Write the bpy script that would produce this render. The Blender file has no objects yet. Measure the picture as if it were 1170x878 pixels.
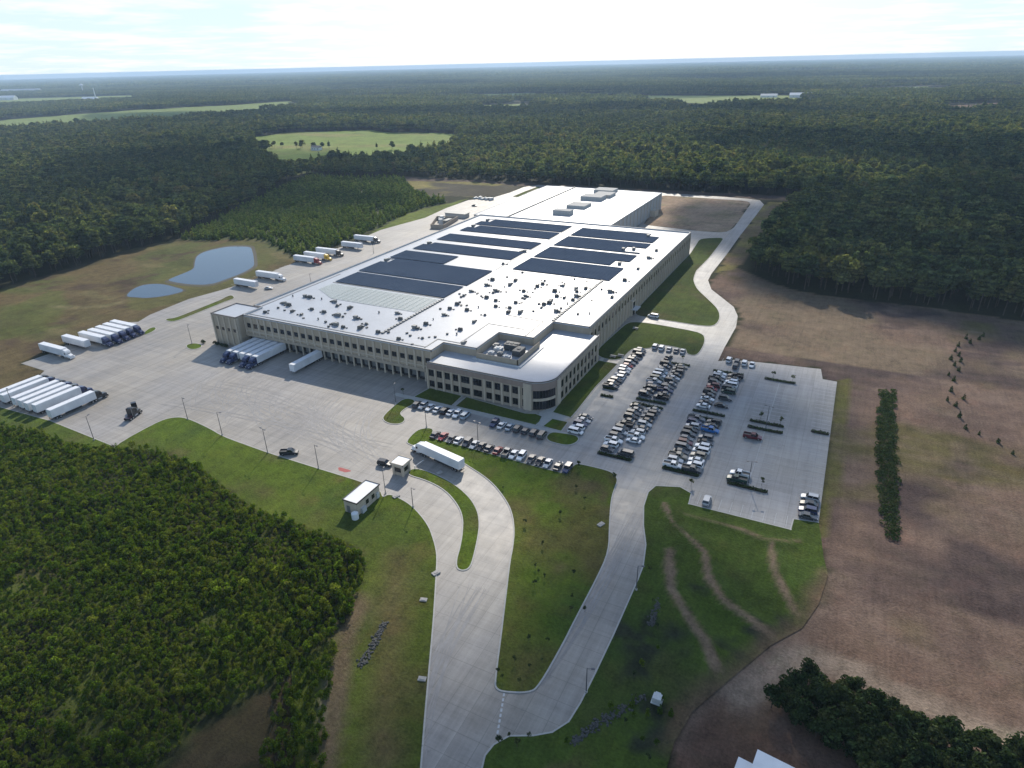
import bpy, bmesh, math, random
import numpy as np
from mathutils import Vector, Matrix
# Traced site plan in metres (x along the front of the warehouse, y away from the viewer, origin below the camera)
DATA = {'cover':{'back_plot':[(-131.9,470.8),(-149.4,588.7),(-77.7,586.8),(-72.7,576.6),(-70.3,482.7),(-73.5,467.3),(-89.7,465.1)],
'dry_strip':[(-62.4,576.4),(-59.3,589.4),(-38.4,597.1),(-39.3,558.9),(-44.2,470.6),(-49.3,415.4),(-50.5,382.2),(-60.1,368.9),(-61.4,410.5),
(-62.0,460.9)],
'left_field':[(-387.3,137.9),(-421.3,187.6),(-420.0,215.8),(-430.4,278.1),(-425.0,309.4),(-367.3,332.2),(-318.0,306.5),(-300.8,300.0),
(-294.7,258.5),(-300.9,212.7),(-294.7,181.9),(-305.3,163.7),(-296.1,129.0),(-278.6,128.4),(-276.4,110.4),(-278.5,88.3)],
'left_grass_a':[(-366.9,143.0),(-390.7,198.7),(-358.0,188.3),(-326.8,160.4),(-335.8,127.7)],
'lime_strip':[(-304.3,365.4),(-305.8,376.3),(-317.9,432.7),(-318.4,458.3),(-311.6,488.7),(-304.9,514.7),(-301.4,486.3),(-296.0,432.3),
(-302.5,383.4)],
'lot_edge':[(7.4,246.8),(11.9,253.7),(11.9,183.0),(10.0,151.9),(8.6,149.4),(7.6,155.4)],
'near_clear':[(-87.6,34.8),(-89.0,44.0),(-83.7,54.8),(-80.0,70.6),(-81.8,82.0),(-73.1,67.7),(-61.0,49.4)],
'north_strip':[(-460.9,602.2),(-429.1,606.4),(-283.4,611.4),(-156.2,614.2),(-38.0,622.1),(-35.8,598.0),(-152.2,599.1),(-251.5,598.3),
(-285.6,591.7),(-347.9,597.7),(-416.5,580.1)],
'pond_bank':[(-320.2,194.1),(-340.9,211.4),(-349.8,237.3),(-364.5,267.4),(-385.2,296.3),(-383.9,317.5),(-359.5,324.5),(-316.6,295.8),
(-302.2,268.5),(-297.8,229.6),(-299.9,214.6),(-308.8,193.2)],
'right_field':[(-50.5,382.2),(-30.6,363.5),(-16.4,351.7),(4.1,348.4),(41.6,349.1),(78.4,344.8),(128.1,332.2),(220.0,-60.0),(64.9,-60.0),
(-10.5,79.2),(-3.0,99.0),(1.9,109.0),(9.7,125.2),(11.0,135.8),(9.6,142.1),(7.6,155.4),(7.5,246.0),(2.6,247.9),(1.4,257.6),
(-30.3,251.7),(-35.5,246.7),(-34.9,262.3),(-34.6,287.5),(-36.0,302.7),(-41.7,317.5),(-57.0,339.3),(-59.8,353.1),
(-60.1,368.9)],
'yellow_field':[(-419.8,584.9),(-409.7,594.3),(-347.9,597.7),(-289.4,595.7),(-280.4,537.0),(-310.3,524.0),(-348.6,514.8),(-381.5,537.3)]},
'lawns':{'front_lawn':[(-127.2,179.9),(-128.5,171.7),(-112.6,171.4),(-113.1,179.3)],
'front_lawn2':[(-111.0,179.2),(-111.0,171.7),(-90.4,171.5),(-79.9,171.3),(-79.7,173.8),(-80.4,177.3),(-83.0,178.1),(-86.5,176.9)],
'hook_lawn':[(-131.2,169.2),(-126.9,169.7),(-125.6,166.6),(-126.5,162.6),(-126.0,158.6),(-121.9,156.8),(-121.2,153.4),(-124.2,151.7),
(-128.0,152.6),(-130.0,155.1),(-130.9,162.4)],
'island_lawn':[(-76.4,177.3),(-71.0,177.4),(-70.7,171.1),(-77.2,171.5)],
'island_lawn2':[(-73.7,169.1),(-69.3,169.9),(-65.5,170.4),(-63.8,169.2),(-63.5,166.9),(-64.8,164.2),(-67.2,163.4),(-73.0,163.8)],
'left_lawn':[(-197.7,102.9),(-198.6,120.8),(-195.6,124.6),(-190.7,125.4),(-178.0,123.6),(-169.9,121.7),(-148.8,120.5),(-127.7,120.2),
(-112.5,120.2),(-104.6,119.4),(-101.4,116.3),(-101.0,118.7),(-97.1,118.3),(-91.7,116.8),(-83.6,112.0),(-79.0,107.5),
(-76.3,104.5),(-74.1,101.5),(-64.5,85.0),(-53.5,65.1),(-48.3,55.9),(22.9,-70.0),(8.9,-70.0),(-62.9,41.9),(-94.5,73.1),
(-108.2,78.7),(-181.7,83.5)],
'lower_left_lawn':[(-295.5,101.8),(-261.5,102.5),(-234.0,104.0),(-198.7,102.4),(-188.3,87.8),(-241.9,76.5)],
'lower_right_lawn':[(-34.5,153.8),(-28.3,156.1),(-24.9,154.5),(-24.4,149.3),(1.6,149.4),(1.8,154.3),(7.6,155.4),(8.6,149.4),(9.6,142.1),
(11.0,135.6),(9.7,125.1),(7.1,116.4),(1.8,108.9),(-3.1,99.0),(-9.0,86.9),(-10.5,79.2),(-10.5,74.2),(68.9,-70.0),
(38.9,-70.0),(-38.6,60.6),(-39.2,62.7),(-38.8,65.1),(-37.1,67.7),(-33.3,69.6),(-30.5,71.7),(-28.6,75.0),(-28.1,79.6),
(-27.9,86.9),(-27.8,98.2),(-28.0,116.1),(-28.2,120.6),(-29.8,128.4),(-32.5,135.4),(-34.8,143.4),(-35.5,150.1)],
'middle_lawn':[(-113.0,144.5),(-114.0,151.9),(-111.6,154.6),(-109.0,154.5),(-107.6,149.3),(-103.8,149.6),(-90.7,149.2),(-72.9,148.7),
(-60.9,148.6),(-59.3,149.2),(-59.4,154.4),(-58.0,155.3),(-54.4,155.4),(-50.8,155.5),(-47.9,155.1),(-45.3,152.6),(-44.8,148.1),
(-44.0,142.6),(-40.7,131.6),(-37.5,121.9),(-37.0,112.0),(-36.9,98.3),(-36.7,91.2),(-36.9,79.5),(-38.0,77.5),(-42.2,75.7),
(-43.9,75.6),(-44.8,77.0),(-49.4,88.6),(-57.8,109.2),(-59.1,113.2),(-61.8,119.6),(-65.7,126.0),(-70.6,131.1),(-78.5,137.0),
(-90.2,141.6),(-99.9,145.2),(-106.0,146.8),(-107.7,143.5),(-111.1,143.5)],
'right_lawn':[(-82.3,404.2),(-85.1,443.9),(-71.3,452.5),(-70.6,439.5),(-70.0,398.4),(-71.1,368.0),(-68.7,350.2),(-63.3,335.4),(-53.9,320.0),
(-47.2,308.3),(-44.1,296.7),(-44.3,285.6),(-49.3,283.5),(-72.2,284.5),(-82.1,285.4),(-82.6,304.2)],
'right_lawn2':[(-81.3,272.6),(-79.0,276.6),(-70.2,277.4),(-47.5,275.2),(-44.6,266.7),(-44.0,256.3),(-44.6,249.2),(-48.3,249.5),(-49.5,254.4),
(-63.0,255.4),(-62.9,250.2),(-65.6,247.8),(-70.3,247.2),(-71.0,231.6),(-80.0,232.0),(-82.7,239.3),(-82.5,246.6)],
'road_island':[(-102.2,129.0),(-102.4,132.4),(-97.4,133.0),(-87.9,131.0),(-80.4,127.4),(-75.1,123.1),(-71.7,118.3),(-69.4,113.5),
(-66.2,105.2),(-65.5,102.3),(-66.4,101.0),(-68.0,101.1),(-69.6,103.6),(-71.0,107.6),(-73.3,112.8),(-76.7,118.8),(-81.2,123.2),
(-87.5,127.2),(-94.9,129.1)],
'side_lawn':[(-78.7,228.9),(-70.8,228.7),(-71.7,205.7),(-71.2,186.2),(-71.3,180.8),(-78.1,181.7),(-78.7,191.4)],
'yard_island':[(-284.7,189.2),(-278.8,189.9),(-280.4,222.9),(-279.8,227.3),(-285.8,230.7),(-286.3,227.3),(-284.8,222.9),(-283.2,193.4),
(-286.2,191.3)],
'yard_island2':[(-248.8,172.0),(-247.3,174.8),(-242.4,174.8),(-240.1,172.0),(-241.7,169.2),(-245.5,169.6)],
'yard_island3':[(-279.6,173.7),(-282.4,178.5),(-281.8,181.2),(-278.6,179.5),(-277.2,175.9),(-276.9,172.5)],
'yard_strip':[(-271.9,537.8),(-273.0,565.6),(-272.2,593.2),(-268.4,590.9),(-267.8,560.2),(-266.5,537.5)]},
'meadows':{'M1':[(-953,881),(-965,982),(-832,1048),(-759,1030),(-622,1023),(-533,885),(-504,787),(-527,674),(-576,612),(-587,580),(-684,642),
(-824,758)],
'M2':[(-1965,892),(-2054,1057),(-2038,1428),(-1868,1926),(-1574,1641),(-1505,1239),(-1518,1055),(-1533,940),(-1588,809),(-1575,708)],
'M3':[(-650,2322),(-216,2316),(-135,1920),(-350,1868),(-576,2013)],
'M4':[(-999,1776),(-888,1846),(-750,1590),(-852,1530)],
'M5':[(-3992,1928),(-3377,2387),(-2879,2038),(-2981,1551),(-3012,1446)],
'M6':[(150,1844),(264,1982),(229,1664),(125,1579)],
'M7':[(-2557,2968),(-2092,3022),(-1903,2762),(-2319,2702)],
'M8':[(-35,2816),(172,2938),(168,2770),(-24,2643)],
'M9':[(-730,681),(-714,746),(-555,591),(-565,554)]},
'paved':[(-296.6,129.3),(-295.7,143.3),(-306.4,164.4),(-308.5,175.3),(-295.8,182.7),(-299.5,191.7),(-302.1,216.7),(-298.0,236.1),(-297.3,243.7),
(-296.5,260.0),(-300.2,282.1),(-299.9,291.8),(-298.6,338.5),(-304.3,385.7),(-296.9,433.6),(-301.5,472.3),(-301.7,509.3),(-286.7,528.0),
(-283.9,554.5),(-284.6,586.8),(-276.6,602.8),(-254.4,605.2),(-201.3,605.7),(-152.7,601.2),(-111.4,600.1),(-78.8,597.6),(-68.3,594.3),
(-62.4,576.4),(-62.2,532.9),(-62.4,463.4),(-61.8,412.5),(-62.0,366.3),(-61.2,353.3),(-56.3,338.0),(-48.4,326.1),(-41.1,315.0),(-37.2,302.8),
(-35.5,288.3),(-35.8,263.0),(-35.5,247.6),(-30.2,251.3),(-16.7,253.6),(1.5,255.9),(2.7,246.7),(7.6,246.5),(7.6,155.2),(7.7,140.1),
(-16.3,95.0),(-27.9,69.0),(-37.5,64.3),(-38.6,60.4),(40.9,-70.0),(20.9,-70.0),(-73.1,67.7),(-135.2,105.1),(-197.7,102.9),(-234.0,104.0),
(-261.5,102.5),(-278.6,101.5),(-277.3,110.9),(-276.0,124.1),(-279.5,128.9)],
'ponds':{'big':[(-343.8,236.2),(-347.7,258.0),(-360.5,269.1),(-371.5,279.5),(-376.0,287.8),(-376.3,295.9),(-372.3,307.0),(-357.3,312.0),
(-338.3,296.0),(-317.9,277.3),(-312.9,263.7),(-311.4,239.7),(-322.8,234.9),(-338.3,234.5)],
'small':[(-336.5,206.0),(-341.0,208.9),(-347.4,217.8),(-347.9,225.5),(-338.6,229.7),(-315.8,226.6),(-317.4,216.8),(-324.0,208.9),
(-331.6,207.3)]},
'roof_units':[(-167.4,192.2),(-168.0,197.0),(-176.0,200.9),(-157.9,191.5),(-171.7,210.4),(-163.6,212.8),(-158.5,207.4),(-146.2,189.0),(-138.2,193.5),
(-146.5,201.3),(-145.4,206.8),(-145.8,212.9),(-144.0,219.0),(-146.2,226.6),(-146.3,232.9),(-149.6,244.2),(-149.3,251.1),(-138.5,228.1),
(-135.7,233.2),(-147.0,262.1),(-148.9,270.7),(-138.6,245.9),(-139.2,253.3),(-138.9,256.0),(-132.9,243.9),(-138.2,263.0),(-137.5,267.5),
(-138.0,273.8),(-129.3,237.1),(-128.4,225.8),(-128.6,217.2),(-129.2,206.9),(-128.2,202.5),(-121.0,195.6),(-120.8,232.3),(-122.8,237.7),
(-157.1,297.8),(-158.0,324.5),(-217.9,190.8),(-222.9,212.9),(-219.1,203.2),(-214.8,201.9),(-207.6,196.3),(-201.0,194.7),(-216.3,214.4),
(-213.7,214.2),(-207.4,214.9),(-199.4,214.0),(-201.5,201.9),(-193.9,201.1),(-194.3,210.2),(-186.1,200.4),(-187.1,209.7),(-190.6,193.7),
(-179.5,191.2),(-174.5,190.3),(-127.2,260.7),(-123.6,251.8),(-122.9,254.6),(-123.5,244.9),(-122.9,238.4),(-116.2,234.8),(-124.4,269.6),
(-123.6,274.0),(-124.9,279.3),(-114.1,275.1),(-114.1,266.3),(-107.5,266.5),(-106.4,273.8),(-104.5,269.7),(-110.3,259.9),(-106.4,259.1),
(-101.7,263.5),(-101.8,258.1),(-102.1,252.6),(-110.2,253.5),(-109.7,250.2),(-111.1,247.6),(-110.4,243.3),(-102.2,241.7),(-102.4,275.5),
(-89.0,244.7),(-90.0,275.4),(-87.2,268.3),(-89.8,294.4),(-89.6,315.4),(-89.9,337.3),(-90.7,353.4)],
'saplings':[(-49.7,107.6),(-47.8,106.7),(-48.8,103.6),(-39.6,103.5),(-38.4,99.7),(-43.2,88.6),(-39.4,89.8),(-38.5,84.9),(-40.0,82.3),(-43.5,82.5),
(-40.4,78.4),(-43.8,77.9),(-45.2,78.5),(-20.9,89.5),(-13.6,74.1),(-19.3,85.0),(-19.4,78.9),(-37.0,67.5),(-33.9,69.0),(-54.3,142.8),
(-49.8,138.1),(-53.6,130.0),(-52.8,116.9),(-51.1,109.0),(-41.9,110.1),(-35.6,101.1),(-26.4,119.1),(-23.1,109.9),(-20.1,103.1),
(-72.8,134.2),(-60.4,122.7)],
'small_conifers':[(60.2,317.9),(58.4,313.4),(54.6,307.4),(53.7,312.3),(50.1,301.9),(49.4,290.8),(48.5,295.3),(46.2,285.4),(49.4,284.5),(48.1,274.9),
(47.0,279.6),(44.3,268.8),(45.6,264.5),(44.0,254.4),(42.2,245.5),(47.3,249.0),(44.5,242.3),(44.8,233.8),(45.9,226.2),(49.3,223.6),
(53.8,220.8),(56.8,214.6),(47.7,275.0),(53.9,220.1)],
'tracks':{'boundary':[(-10.5,79.2),(-9.0,86.9),(-3.1,99.0),(1.8,108.9),(7.1,116.4),(9.7,125.1),(11.0,135.6)],
'edge':[(-83.0,81.4),(-77.1,70.7),(-70.4,60.1),(-62.7,48.6)],
'fieldedge':[(-419.5,186.6),(-418.1,214.6),(-428.1,276.5),(-422.6,307.6)],
'lawnsoil1':[(-82.6,97.5),(-73.5,83.1),(-61.8,64.2),(-54.4,52.9)],
'mound':[(-71.0,73.6),(-67.6,65.8)],
'pondpath':[(-359.6,180.1),(-343.8,184.0),(-333.5,191.3),(-331.5,199.6)],
'sand':[(-1.6,95.8),(1.9,101.0),(6.9,106.3),(11.5,109.5),(15.3,109.2),(25.1,106.7),(33.4,105.3),(43.7,104.2),(50.8,103.6)],
't1':[(-29.9,145.7),(-26.4,139.3),(-20.7,134.7),(-16.3,130.9),(-13.4,122.3),(-9.2,116.9),(-2.6,113.3),(1.5,111.6)],
't2':[(-24.0,127.9),(-20.6,115.6),(-16.0,109.8),(-10.6,103.8),(-7.0,98.3)],
't3':[(-24.2,144.2),(-9.5,144.0),(-3.5,141.9),(4.0,145.4)],
't4':[(-2.3,141.4),(-0.5,131.9),(2.8,125.0),(5.9,119.5)]},
'zones':{'grove':[(2.6,92.8),(3.4,95.6),(7.9,103.2),(9.7,104.7),(17.4,103.4),(26.7,102.2),(31.1,101.5),(39.3,102.4),(50.5,101.8),(48.3,90.2),
(22.2,81.8),(19.0,87.5),(16.3,89.3),(9.5,90.1)],
'hedge':[(21.8,244.6),(26.8,246.9),(26.4,200.1),(25.8,155.7),(22.5,157.1),(21.1,177.8),(20.8,208.7)],
'plant':[(-420.3,305.7),(-365.3,330.3),(-318.0,306.5),(-303.1,308.0),(-307.7,369.7),(-317.9,432.7),(-320.4,461.4),(-314.4,496.1),
(-342.2,507.9),(-378.7,533.2),(-422.5,584.0),(-453.3,592.0),(-533.9,558.5),(-514.7,511.9),(-455.7,380.4)],
'site':[(-302.2,27.5),(-385.9,137.2),(-421.3,187.6),(-420.0,215.8),(-430.4,278.1),(-425.0,309.4),(-461.5,385.6),(-522.8,520.4),
(-538.4,563.4),(-429.1,606.4),(-283.4,611.4),(-156.2,614.2),(-38.0,622.1),(-37.2,570.6),(-42.0,479.6),(-47.1,420.7),(-48.4,386.9),
(-31.0,366.8),(-16.7,354.7),(4.0,351.3),(41.8,351.8),(78.8,347.3),(139.7,328.0)],
'young':[(-276.1,87.3),(-245.3,93.9),(-232.0,98.0),(-215.8,97.3),(-205.6,98.4),(-196.2,101.6),(-181.7,106.5),(-160.8,105.2),(-131.0,97.2),
(-116.8,97.6),(-102.7,97.1),(-92.8,95.9),(-88.6,92.6),(-84.9,85.6),(-81.2,78.0),(-81.1,71.8),(-84.8,55.8),(-89.8,44.7),
(-89.0,35.8),(-76.3,17.7),(-124.3,-5.8),(-291.0,42.9)],
'young2':[(-83.9,59.1),(-78.7,70.4),(-71.6,59.5),(-58.5,42.5),(-68.3,37.8)]}}
R = math.radians
random.seed(7)
scene = bpy.context.scene
col = scene.collection
H_CAM = 108.0
YAW, PITCH, ROLL, FOCAL = R(-27.28), R(26.12), R(-1.375), 748.0   # FOCAL for a 1170 wide frame
PZ = 0.04          # top of the paving
UP = Vector((0, 0, 1))
c_, s_ = math.cos, math.sin
FW = np.array([s_(YAW)*c_(PITCH), c_(YAW)*c_(PITCH), -s_(PITCH)])
RT0 = np.array([c_(YAW), -s_(YAW), 0.0]); UP0 = np.cross(RT0, FW)
RT = RT0*c_(ROLL) + UP0*s_(ROLL); UPV = -RT0*s_(ROLL) + UP0*c_(ROLL)
def frame_pos(p):
    """where points (N,3) fall in a 1170 x 878 frame, to choose which trees are in view"""
    d = np.asarray(p, float) - np.array([0, 0, H_CAM]); z = d @ FW
    return 585 + FOCAL*(d @ RT)/z, 439 - FOCAL*(d @ UPV)/z, z

# ---------------------------------------------------------------- materials
def new_mat(name):
    m = bpy.data.materials.new(name); m.use_nodes = True
    nt = m.node_tree; b = nt.nodes['Principled BSDF']
    return m, nt, b
def N(nt, t, **kw):
    n = nt.nodes.new(t)
    for k, v in kw.items():
        if k.startswith('i_'):
            n.inputs[k[2:].replace('_', ' ')].default_value = v
        else: setattr(n, k, v)
    return n
def rgb(c): return (c[0], c[1], c[2], 1)
def mth(nt, op, a, b=None, clamp=False):
    n = nt.nodes.new('ShaderNodeMath'); n.operation = op; n.use_clamp = clamp
    for i, v in enumerate((a, b)):
        if v is None: continue
        if hasattr(v, 'links'): nt.links.new(v, n.inputs[i])
        else: n.inputs[i].default_value = v
    return n.outputs[0]
def mixc(nt, fac, a, b, mode='MIX'):
    n = nt.nodes.new('ShaderNodeMix'); n.data_type = 'RGBA'; n.blend_type = mode
    for sock, v in ((n.inputs[0], fac), (n.inputs[6], a), (n.inputs[7], b)):
        if hasattr(v, 'links'): nt.links.new(v, sock)
        else: sock.default_value = v if isinstance(v, (int, float)) else rgb(v)
    return n.outputs[2]
def noise(nt, vec, scale, detail=4, rough=0.55):
    n = nt.nodes.new('ShaderNodeTexNoise'); n.inputs['Scale'].default_value = scale
    n.inputs['Detail'].default_value = detail; n.inputs['Roughness'].default_value = rough
    nt.links.new(vec, n.inputs['Vector']); return n.outputs['Fac']
def mrange(nt, v, a, b, c=0.0, d=1.0):
    n = nt.nodes.new('ShaderNodeMapRange'); nt.links.new(v, n.inputs[0])
    for i, x in enumerate((a, b, c, d)): n.inputs[i+1].default_value = x
    return n.outputs[0]
def wpos(nt): return nt.nodes.new('ShaderNodeNewGeometry').outputs['Position']
def simple(name, c, rough=0.5, metal=0.0, var=0.0, scale=2.0, spec=0.5, coat=0.0):
    m, nt, b = new_mat(name)
    b.inputs['Base Color'].default_value = rgb(c); b.inputs['Roughness'].default_value = rough
    b.inputs['Metallic'].default_value = metal; b.inputs['Specular IOR Level'].default_value = spec
    b.inputs['Coat Weight'].default_value = coat
    if var:
        f = noise(nt, wpos(nt), scale, 5)
        k = mrange(nt, f, 0.25, 0.75, 1-var, 1+var)
        v = nt.nodes.new('ShaderNodeVectorMath'); v.operation = 'SCALE'; v.inputs[0].default_value = c
        nt.links.new(k, v.inputs['Scale']); nt.links.new(v.outputs[0], b.inputs['Base Color'])
    return m
def stretch(nt, vec, sx, sy, sz=1.0):
    n = nt.nodes.new('ShaderNodeMapping'); n.inputs['Scale'].default_value = (sx, sy, sz); nt.links.new(vec, n.inputs['Vector']); return n.outputs[0]

def concrete_mat():
    m, nt, b = new_mat('paving_concrete')
    p = wpos(nt); sep = nt.nodes.new('ShaderNodeSeparateXYZ'); nt.links.new(p, sep.inputs[0])
    # slabs of 4.6 m with saw-cut joints
    def joint(o, w):
        f = mth(nt, 'FRACT', mth(nt, 'DIVIDE', o, 4.6)); d = mth(nt, 'ABSOLUTE', mth(nt, 'SUBTRACT', f, 0.5))
        return mth(nt, 'GREATER_THAN', d, 0.5-w)
    j = mth(nt, 'MAXIMUM', joint(sep.outputs[0], 0.012), joint(sep.outputs[1], 0.012))
    cell = nt.nodes.new('ShaderNodeCombineXYZ')
    for i in (0, 1): nt.links.new(mth(nt, 'FLOOR', mth(nt, 'DIVIDE', sep.outputs[i], (9.2, 18.4)[i])), cell.inputs[i])
    wn = nt.nodes.new('ShaderNodeTexWhiteNoise'); wn.noise_dimensions = '2D'; nt.links.new(cell.outputs[0], wn.inputs['Vector'])
    big = noise(nt, p, 0.02, 5); mid = noise(nt, p, 0.22, 6, 0.65); fine = noise(nt, p, 2.0, 4)
    streak = noise(nt, stretch(nt, p, 0.55, 0.035), 1.0, 5, 0.7)
    streak2 = noise(nt, stretch(nt, p, 0.03, 0.5), 1.0, 5, 0.7)
    v = mth(nt, 'ADD', mrange(nt, big, 0.3, 0.7, 0.86, 1.12), mrange(nt, mid, 0.25, 0.75, -0.10, 0.10))
    v = mth(nt, 'ADD', v, mrange(nt, streak, 0.3, 0.7, -0.17, 0.17)); v = mth(nt, 'ADD', v, mrange(nt, streak2, 0.35, 0.7, -0.10, 0.10))
    v = mth(nt, 'ADD', v, mrange(nt, wn.outputs['Value'], 0, 1, -0.08, 0.08)); v = mth(nt, 'ADD', v, mrange(nt, fine, 0.3, 0.7, -0.04, 0.04))
    v = mth(nt, 'MULTIPLY', v, mrange(nt, j, 0, 1, 1.0, 0.72))
    tint = mixc(nt, mrange(nt, noise(nt, p, 0.035, 3), 0.35, 0.65), (0.282, 0.264, 0.243), (0.302, 0.272, 0.228))
    sc = nt.nodes.new('ShaderNodeVectorMath'); sc.operation = 'SCALE'; nt.links.new(tint, sc.inputs[0]); nt.links.new(v, sc.inputs['Scale'])
    # parking stalls are tinted slightly darker and bluer; oil drips darken the stalls
    lot = mth(nt, 'MULTIPLY', mth(nt, 'GREATER_THAN', sep.outputs[0], -70.0), mth(nt, 'GREATER_THAN', sep.outputs[1], 149.0))
    lotc = mixc(nt, mth(nt, 'MULTIPLY', lot, 0.8), sc.outputs[0], mixc(nt, 1.0, sc.outputs[0], (0.86, 0.93, 1.04), 'MULTIPLY'))
    oil = mrange(nt, noise(nt, p, 0.55, 3, 0.5), 0.66, 0.74); 
    outc = mixc(nt, mth(nt, 'MULTIPLY', oil, 0.35), lotc, (0.13, 0.125, 0.12))
    nt.links.new(outc, b.inputs['Base Color'])
    nt.links.new(mrange(nt, mid, 0.3, 0.7, 0.48, 0.66), b.inputs['Roughness'])
    b.inputs['Specular IOR Level'].default_value = 0.4
    bp = N(nt, 'ShaderNodeBump'); bp.inputs['Strength'].default_value = 0.25; bp.inputs['Distance'].default_value = 0.05
    nt.links.new(fine, bp.inputs['Height']); nt.links.new(bp.outputs[0], b.inputs['Normal'])
    return m
def cover_mat():
    m, nt, b = new_mat('ground_cover')
    p = wpos(nt)
    at = nt.nodes.new('ShaderNodeAttribute'); at.attribute_name = 'cover'
    a = noise(nt, p, 0.035, 6, 0.6); c = noise(nt, p, 0.25, 6, 0.7); f = noise(nt, p, 1.7, 5, 0.7)
    mow = noise(nt, stretch(nt, p, 0.9, 0.06), 1.0, 3, 0.6)
    v = mth(nt, 'ADD', mrange(nt, a, 0.3, 0.7, -0.22, 0.22), mrange(nt, c, 0.25, 0.75, -0.32, 0.32))
    v = mth(nt, 'ADD', v, mrange(nt, f, 0.25, 0.75, -0.38, 0.38)); v = mth(nt, 'ADD', v, mrange(nt, mow, 0.3, 0.7, -0.1, 0.1))
    v = mth(nt, 'ADD', v, 1.0)
    sc = nt.nodes.new('ShaderNodeVectorMath'); sc.operation = 'SCALE'; nt.links.new(at.outputs['Color'], sc.inputs[0]); nt.links.new(v, sc.inputs['Scale'])
    # bare dry spots and lusher tufts
    dry = mrange(nt, noise(nt, p, 0.09, 6, 0.7), 0.54, 0.70)
    lush = mrange(nt, noise(nt, stretch(nt, p, 1, 1, 1), 0.06, 6, 0.7), 0.52, 0.70)
    o = mixc(nt, mth(nt, 'MULTIPLY', dry, 0.30), sc.outputs[0], mixc(nt, 1.0, sc.outputs[0], (1.45, 1.08, 1.0), 'MULTIPLY'))
    o = mixc(nt, mth(nt, 'MULTIPLY', lush, 0.30), o, mixc(nt, 1.0, o, (0.62, 0.85, 0.55), 'MULTIPLY'))
    nt.links.new(o, b.inputs['Base Color']); b.inputs['Roughness'].default_value = 0.95; b.inputs['Specular IOR Level'].default_value = 0.1
    bp = N(nt, 'ShaderNodeBump'); bp.inputs['Strength'].default_value = 0.8; bp.inputs['Distance'].default_value = 0.35
    nt.links.new(mth(nt, 'ADD', f, c), bp.inputs['Height']); nt.links.new(bp.outputs[0], b.inputs['Normal'])
    return m
def leaf_mat(name, stops, trans=0.35):
    m, nt, b = new_mat(name)
    oi = nt.nodes.new('ShaderNodeObjectInfo'); at = nt.nodes.new('ShaderNodeAttribute'); at.attribute_name = 'tone'
    p = wpos(nt); patch = noise(nt, p, 0.008, 5, 0.65); stand = noise(nt, stretch(nt, p, 0.0016, 0.0034), 1.0, 5, 0.6)
    f = mth(nt, 'FRACT', mth(nt, 'ADD', oi.outputs['Random'], mth(nt, 'MULTIPLY', at.outputs['Fac'], 0.93)))
    f = mth(nt, 'ADD', mth(nt, 'ADD', mth(nt, 'MULTIPLY', f, 0.56), mrange(nt, patch, 0.3, 0.7, -0.06, 0.28)), mrange(nt, stand, 0.35, 0.65, -0.05, 0.24), True)
    rp = nt.nodes.new('ShaderNodeValToRGB'); nt.links.new(f, rp.inputs[0])
    el = rp.color_ramp.elements
    while len(el) < len(stops): el.new(0.5)
    for e, (q, cc) in zip(el, stops): e.position = q; e.color = rgb(cc)
    l = nt.nodes.new('ShaderNodeAttribute'); l.attribute_name = 'leaf'
    sc = nt.nodes.new('ShaderNodeVectorMath'); sc.operation = 'SCALE'; nt.links.new(rp.outputs[0], sc.inputs[0]); nt.links.new(mth(nt, 'MULTIPLY', mrange(nt, l.outputs['Fac'], 0, 1, 0.6, 1.5), mrange(nt, stand, 0.36, 0.64, 0.55, 1.5)), sc.inputs['Scale'])
    d = nt.nodes.new('ShaderNodeBsdfDiffuse'); t = nt.nodes.new('ShaderNodeBsdfTranslucent')
    g = mixc(nt, 1.0, sc.outputs[0], (1.25, 1.3, 0.6), 'MULTIPLY')
    nt.links.new(sc.outputs[0], d.inputs[0]); nt.links.new(g, t.inputs[0])
    mx = nt.nodes.new('ShaderNodeMixShader'); mx.inputs[0].default_value = trans
    nt.links.new(d.outputs[0], mx.inputs[1]); nt.links.new(t.outputs[0], mx.inputs[2])
    nt.links.new(mx.outputs[0], nt.nodes['Material Output'].inputs['Surface']); nt.nodes.remove(b)
    return m
def facade_mat(name, c):
    m, nt, b = new_mat(name); p = wpos(nt)
    st = noise(nt, stretch(nt, p, 0.8, 0.8, 0.08), 1.0, 5, 0.6); g = noise(nt, p, 3.0, 4)
    v = mth(nt, 'ADD', mrange(nt, st, 0.3, 0.7, 0.88, 1.08), mrange(nt, g, 0.3, 0.7, -0.05, 0.05))
    sc = nt.nodes.new('ShaderNodeVectorMath'); sc.operation = 'SCALE'; sc.inputs[0].default_value = c; nt.links.new(v, sc.inputs['Scale'])
    nt.links.new(sc.outputs[0], b.inputs['Base Color']); b.inputs['Roughness'].default_value = 0.85; b.inputs['Specular IOR Level'].default_value = 0.2
    return m
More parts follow.
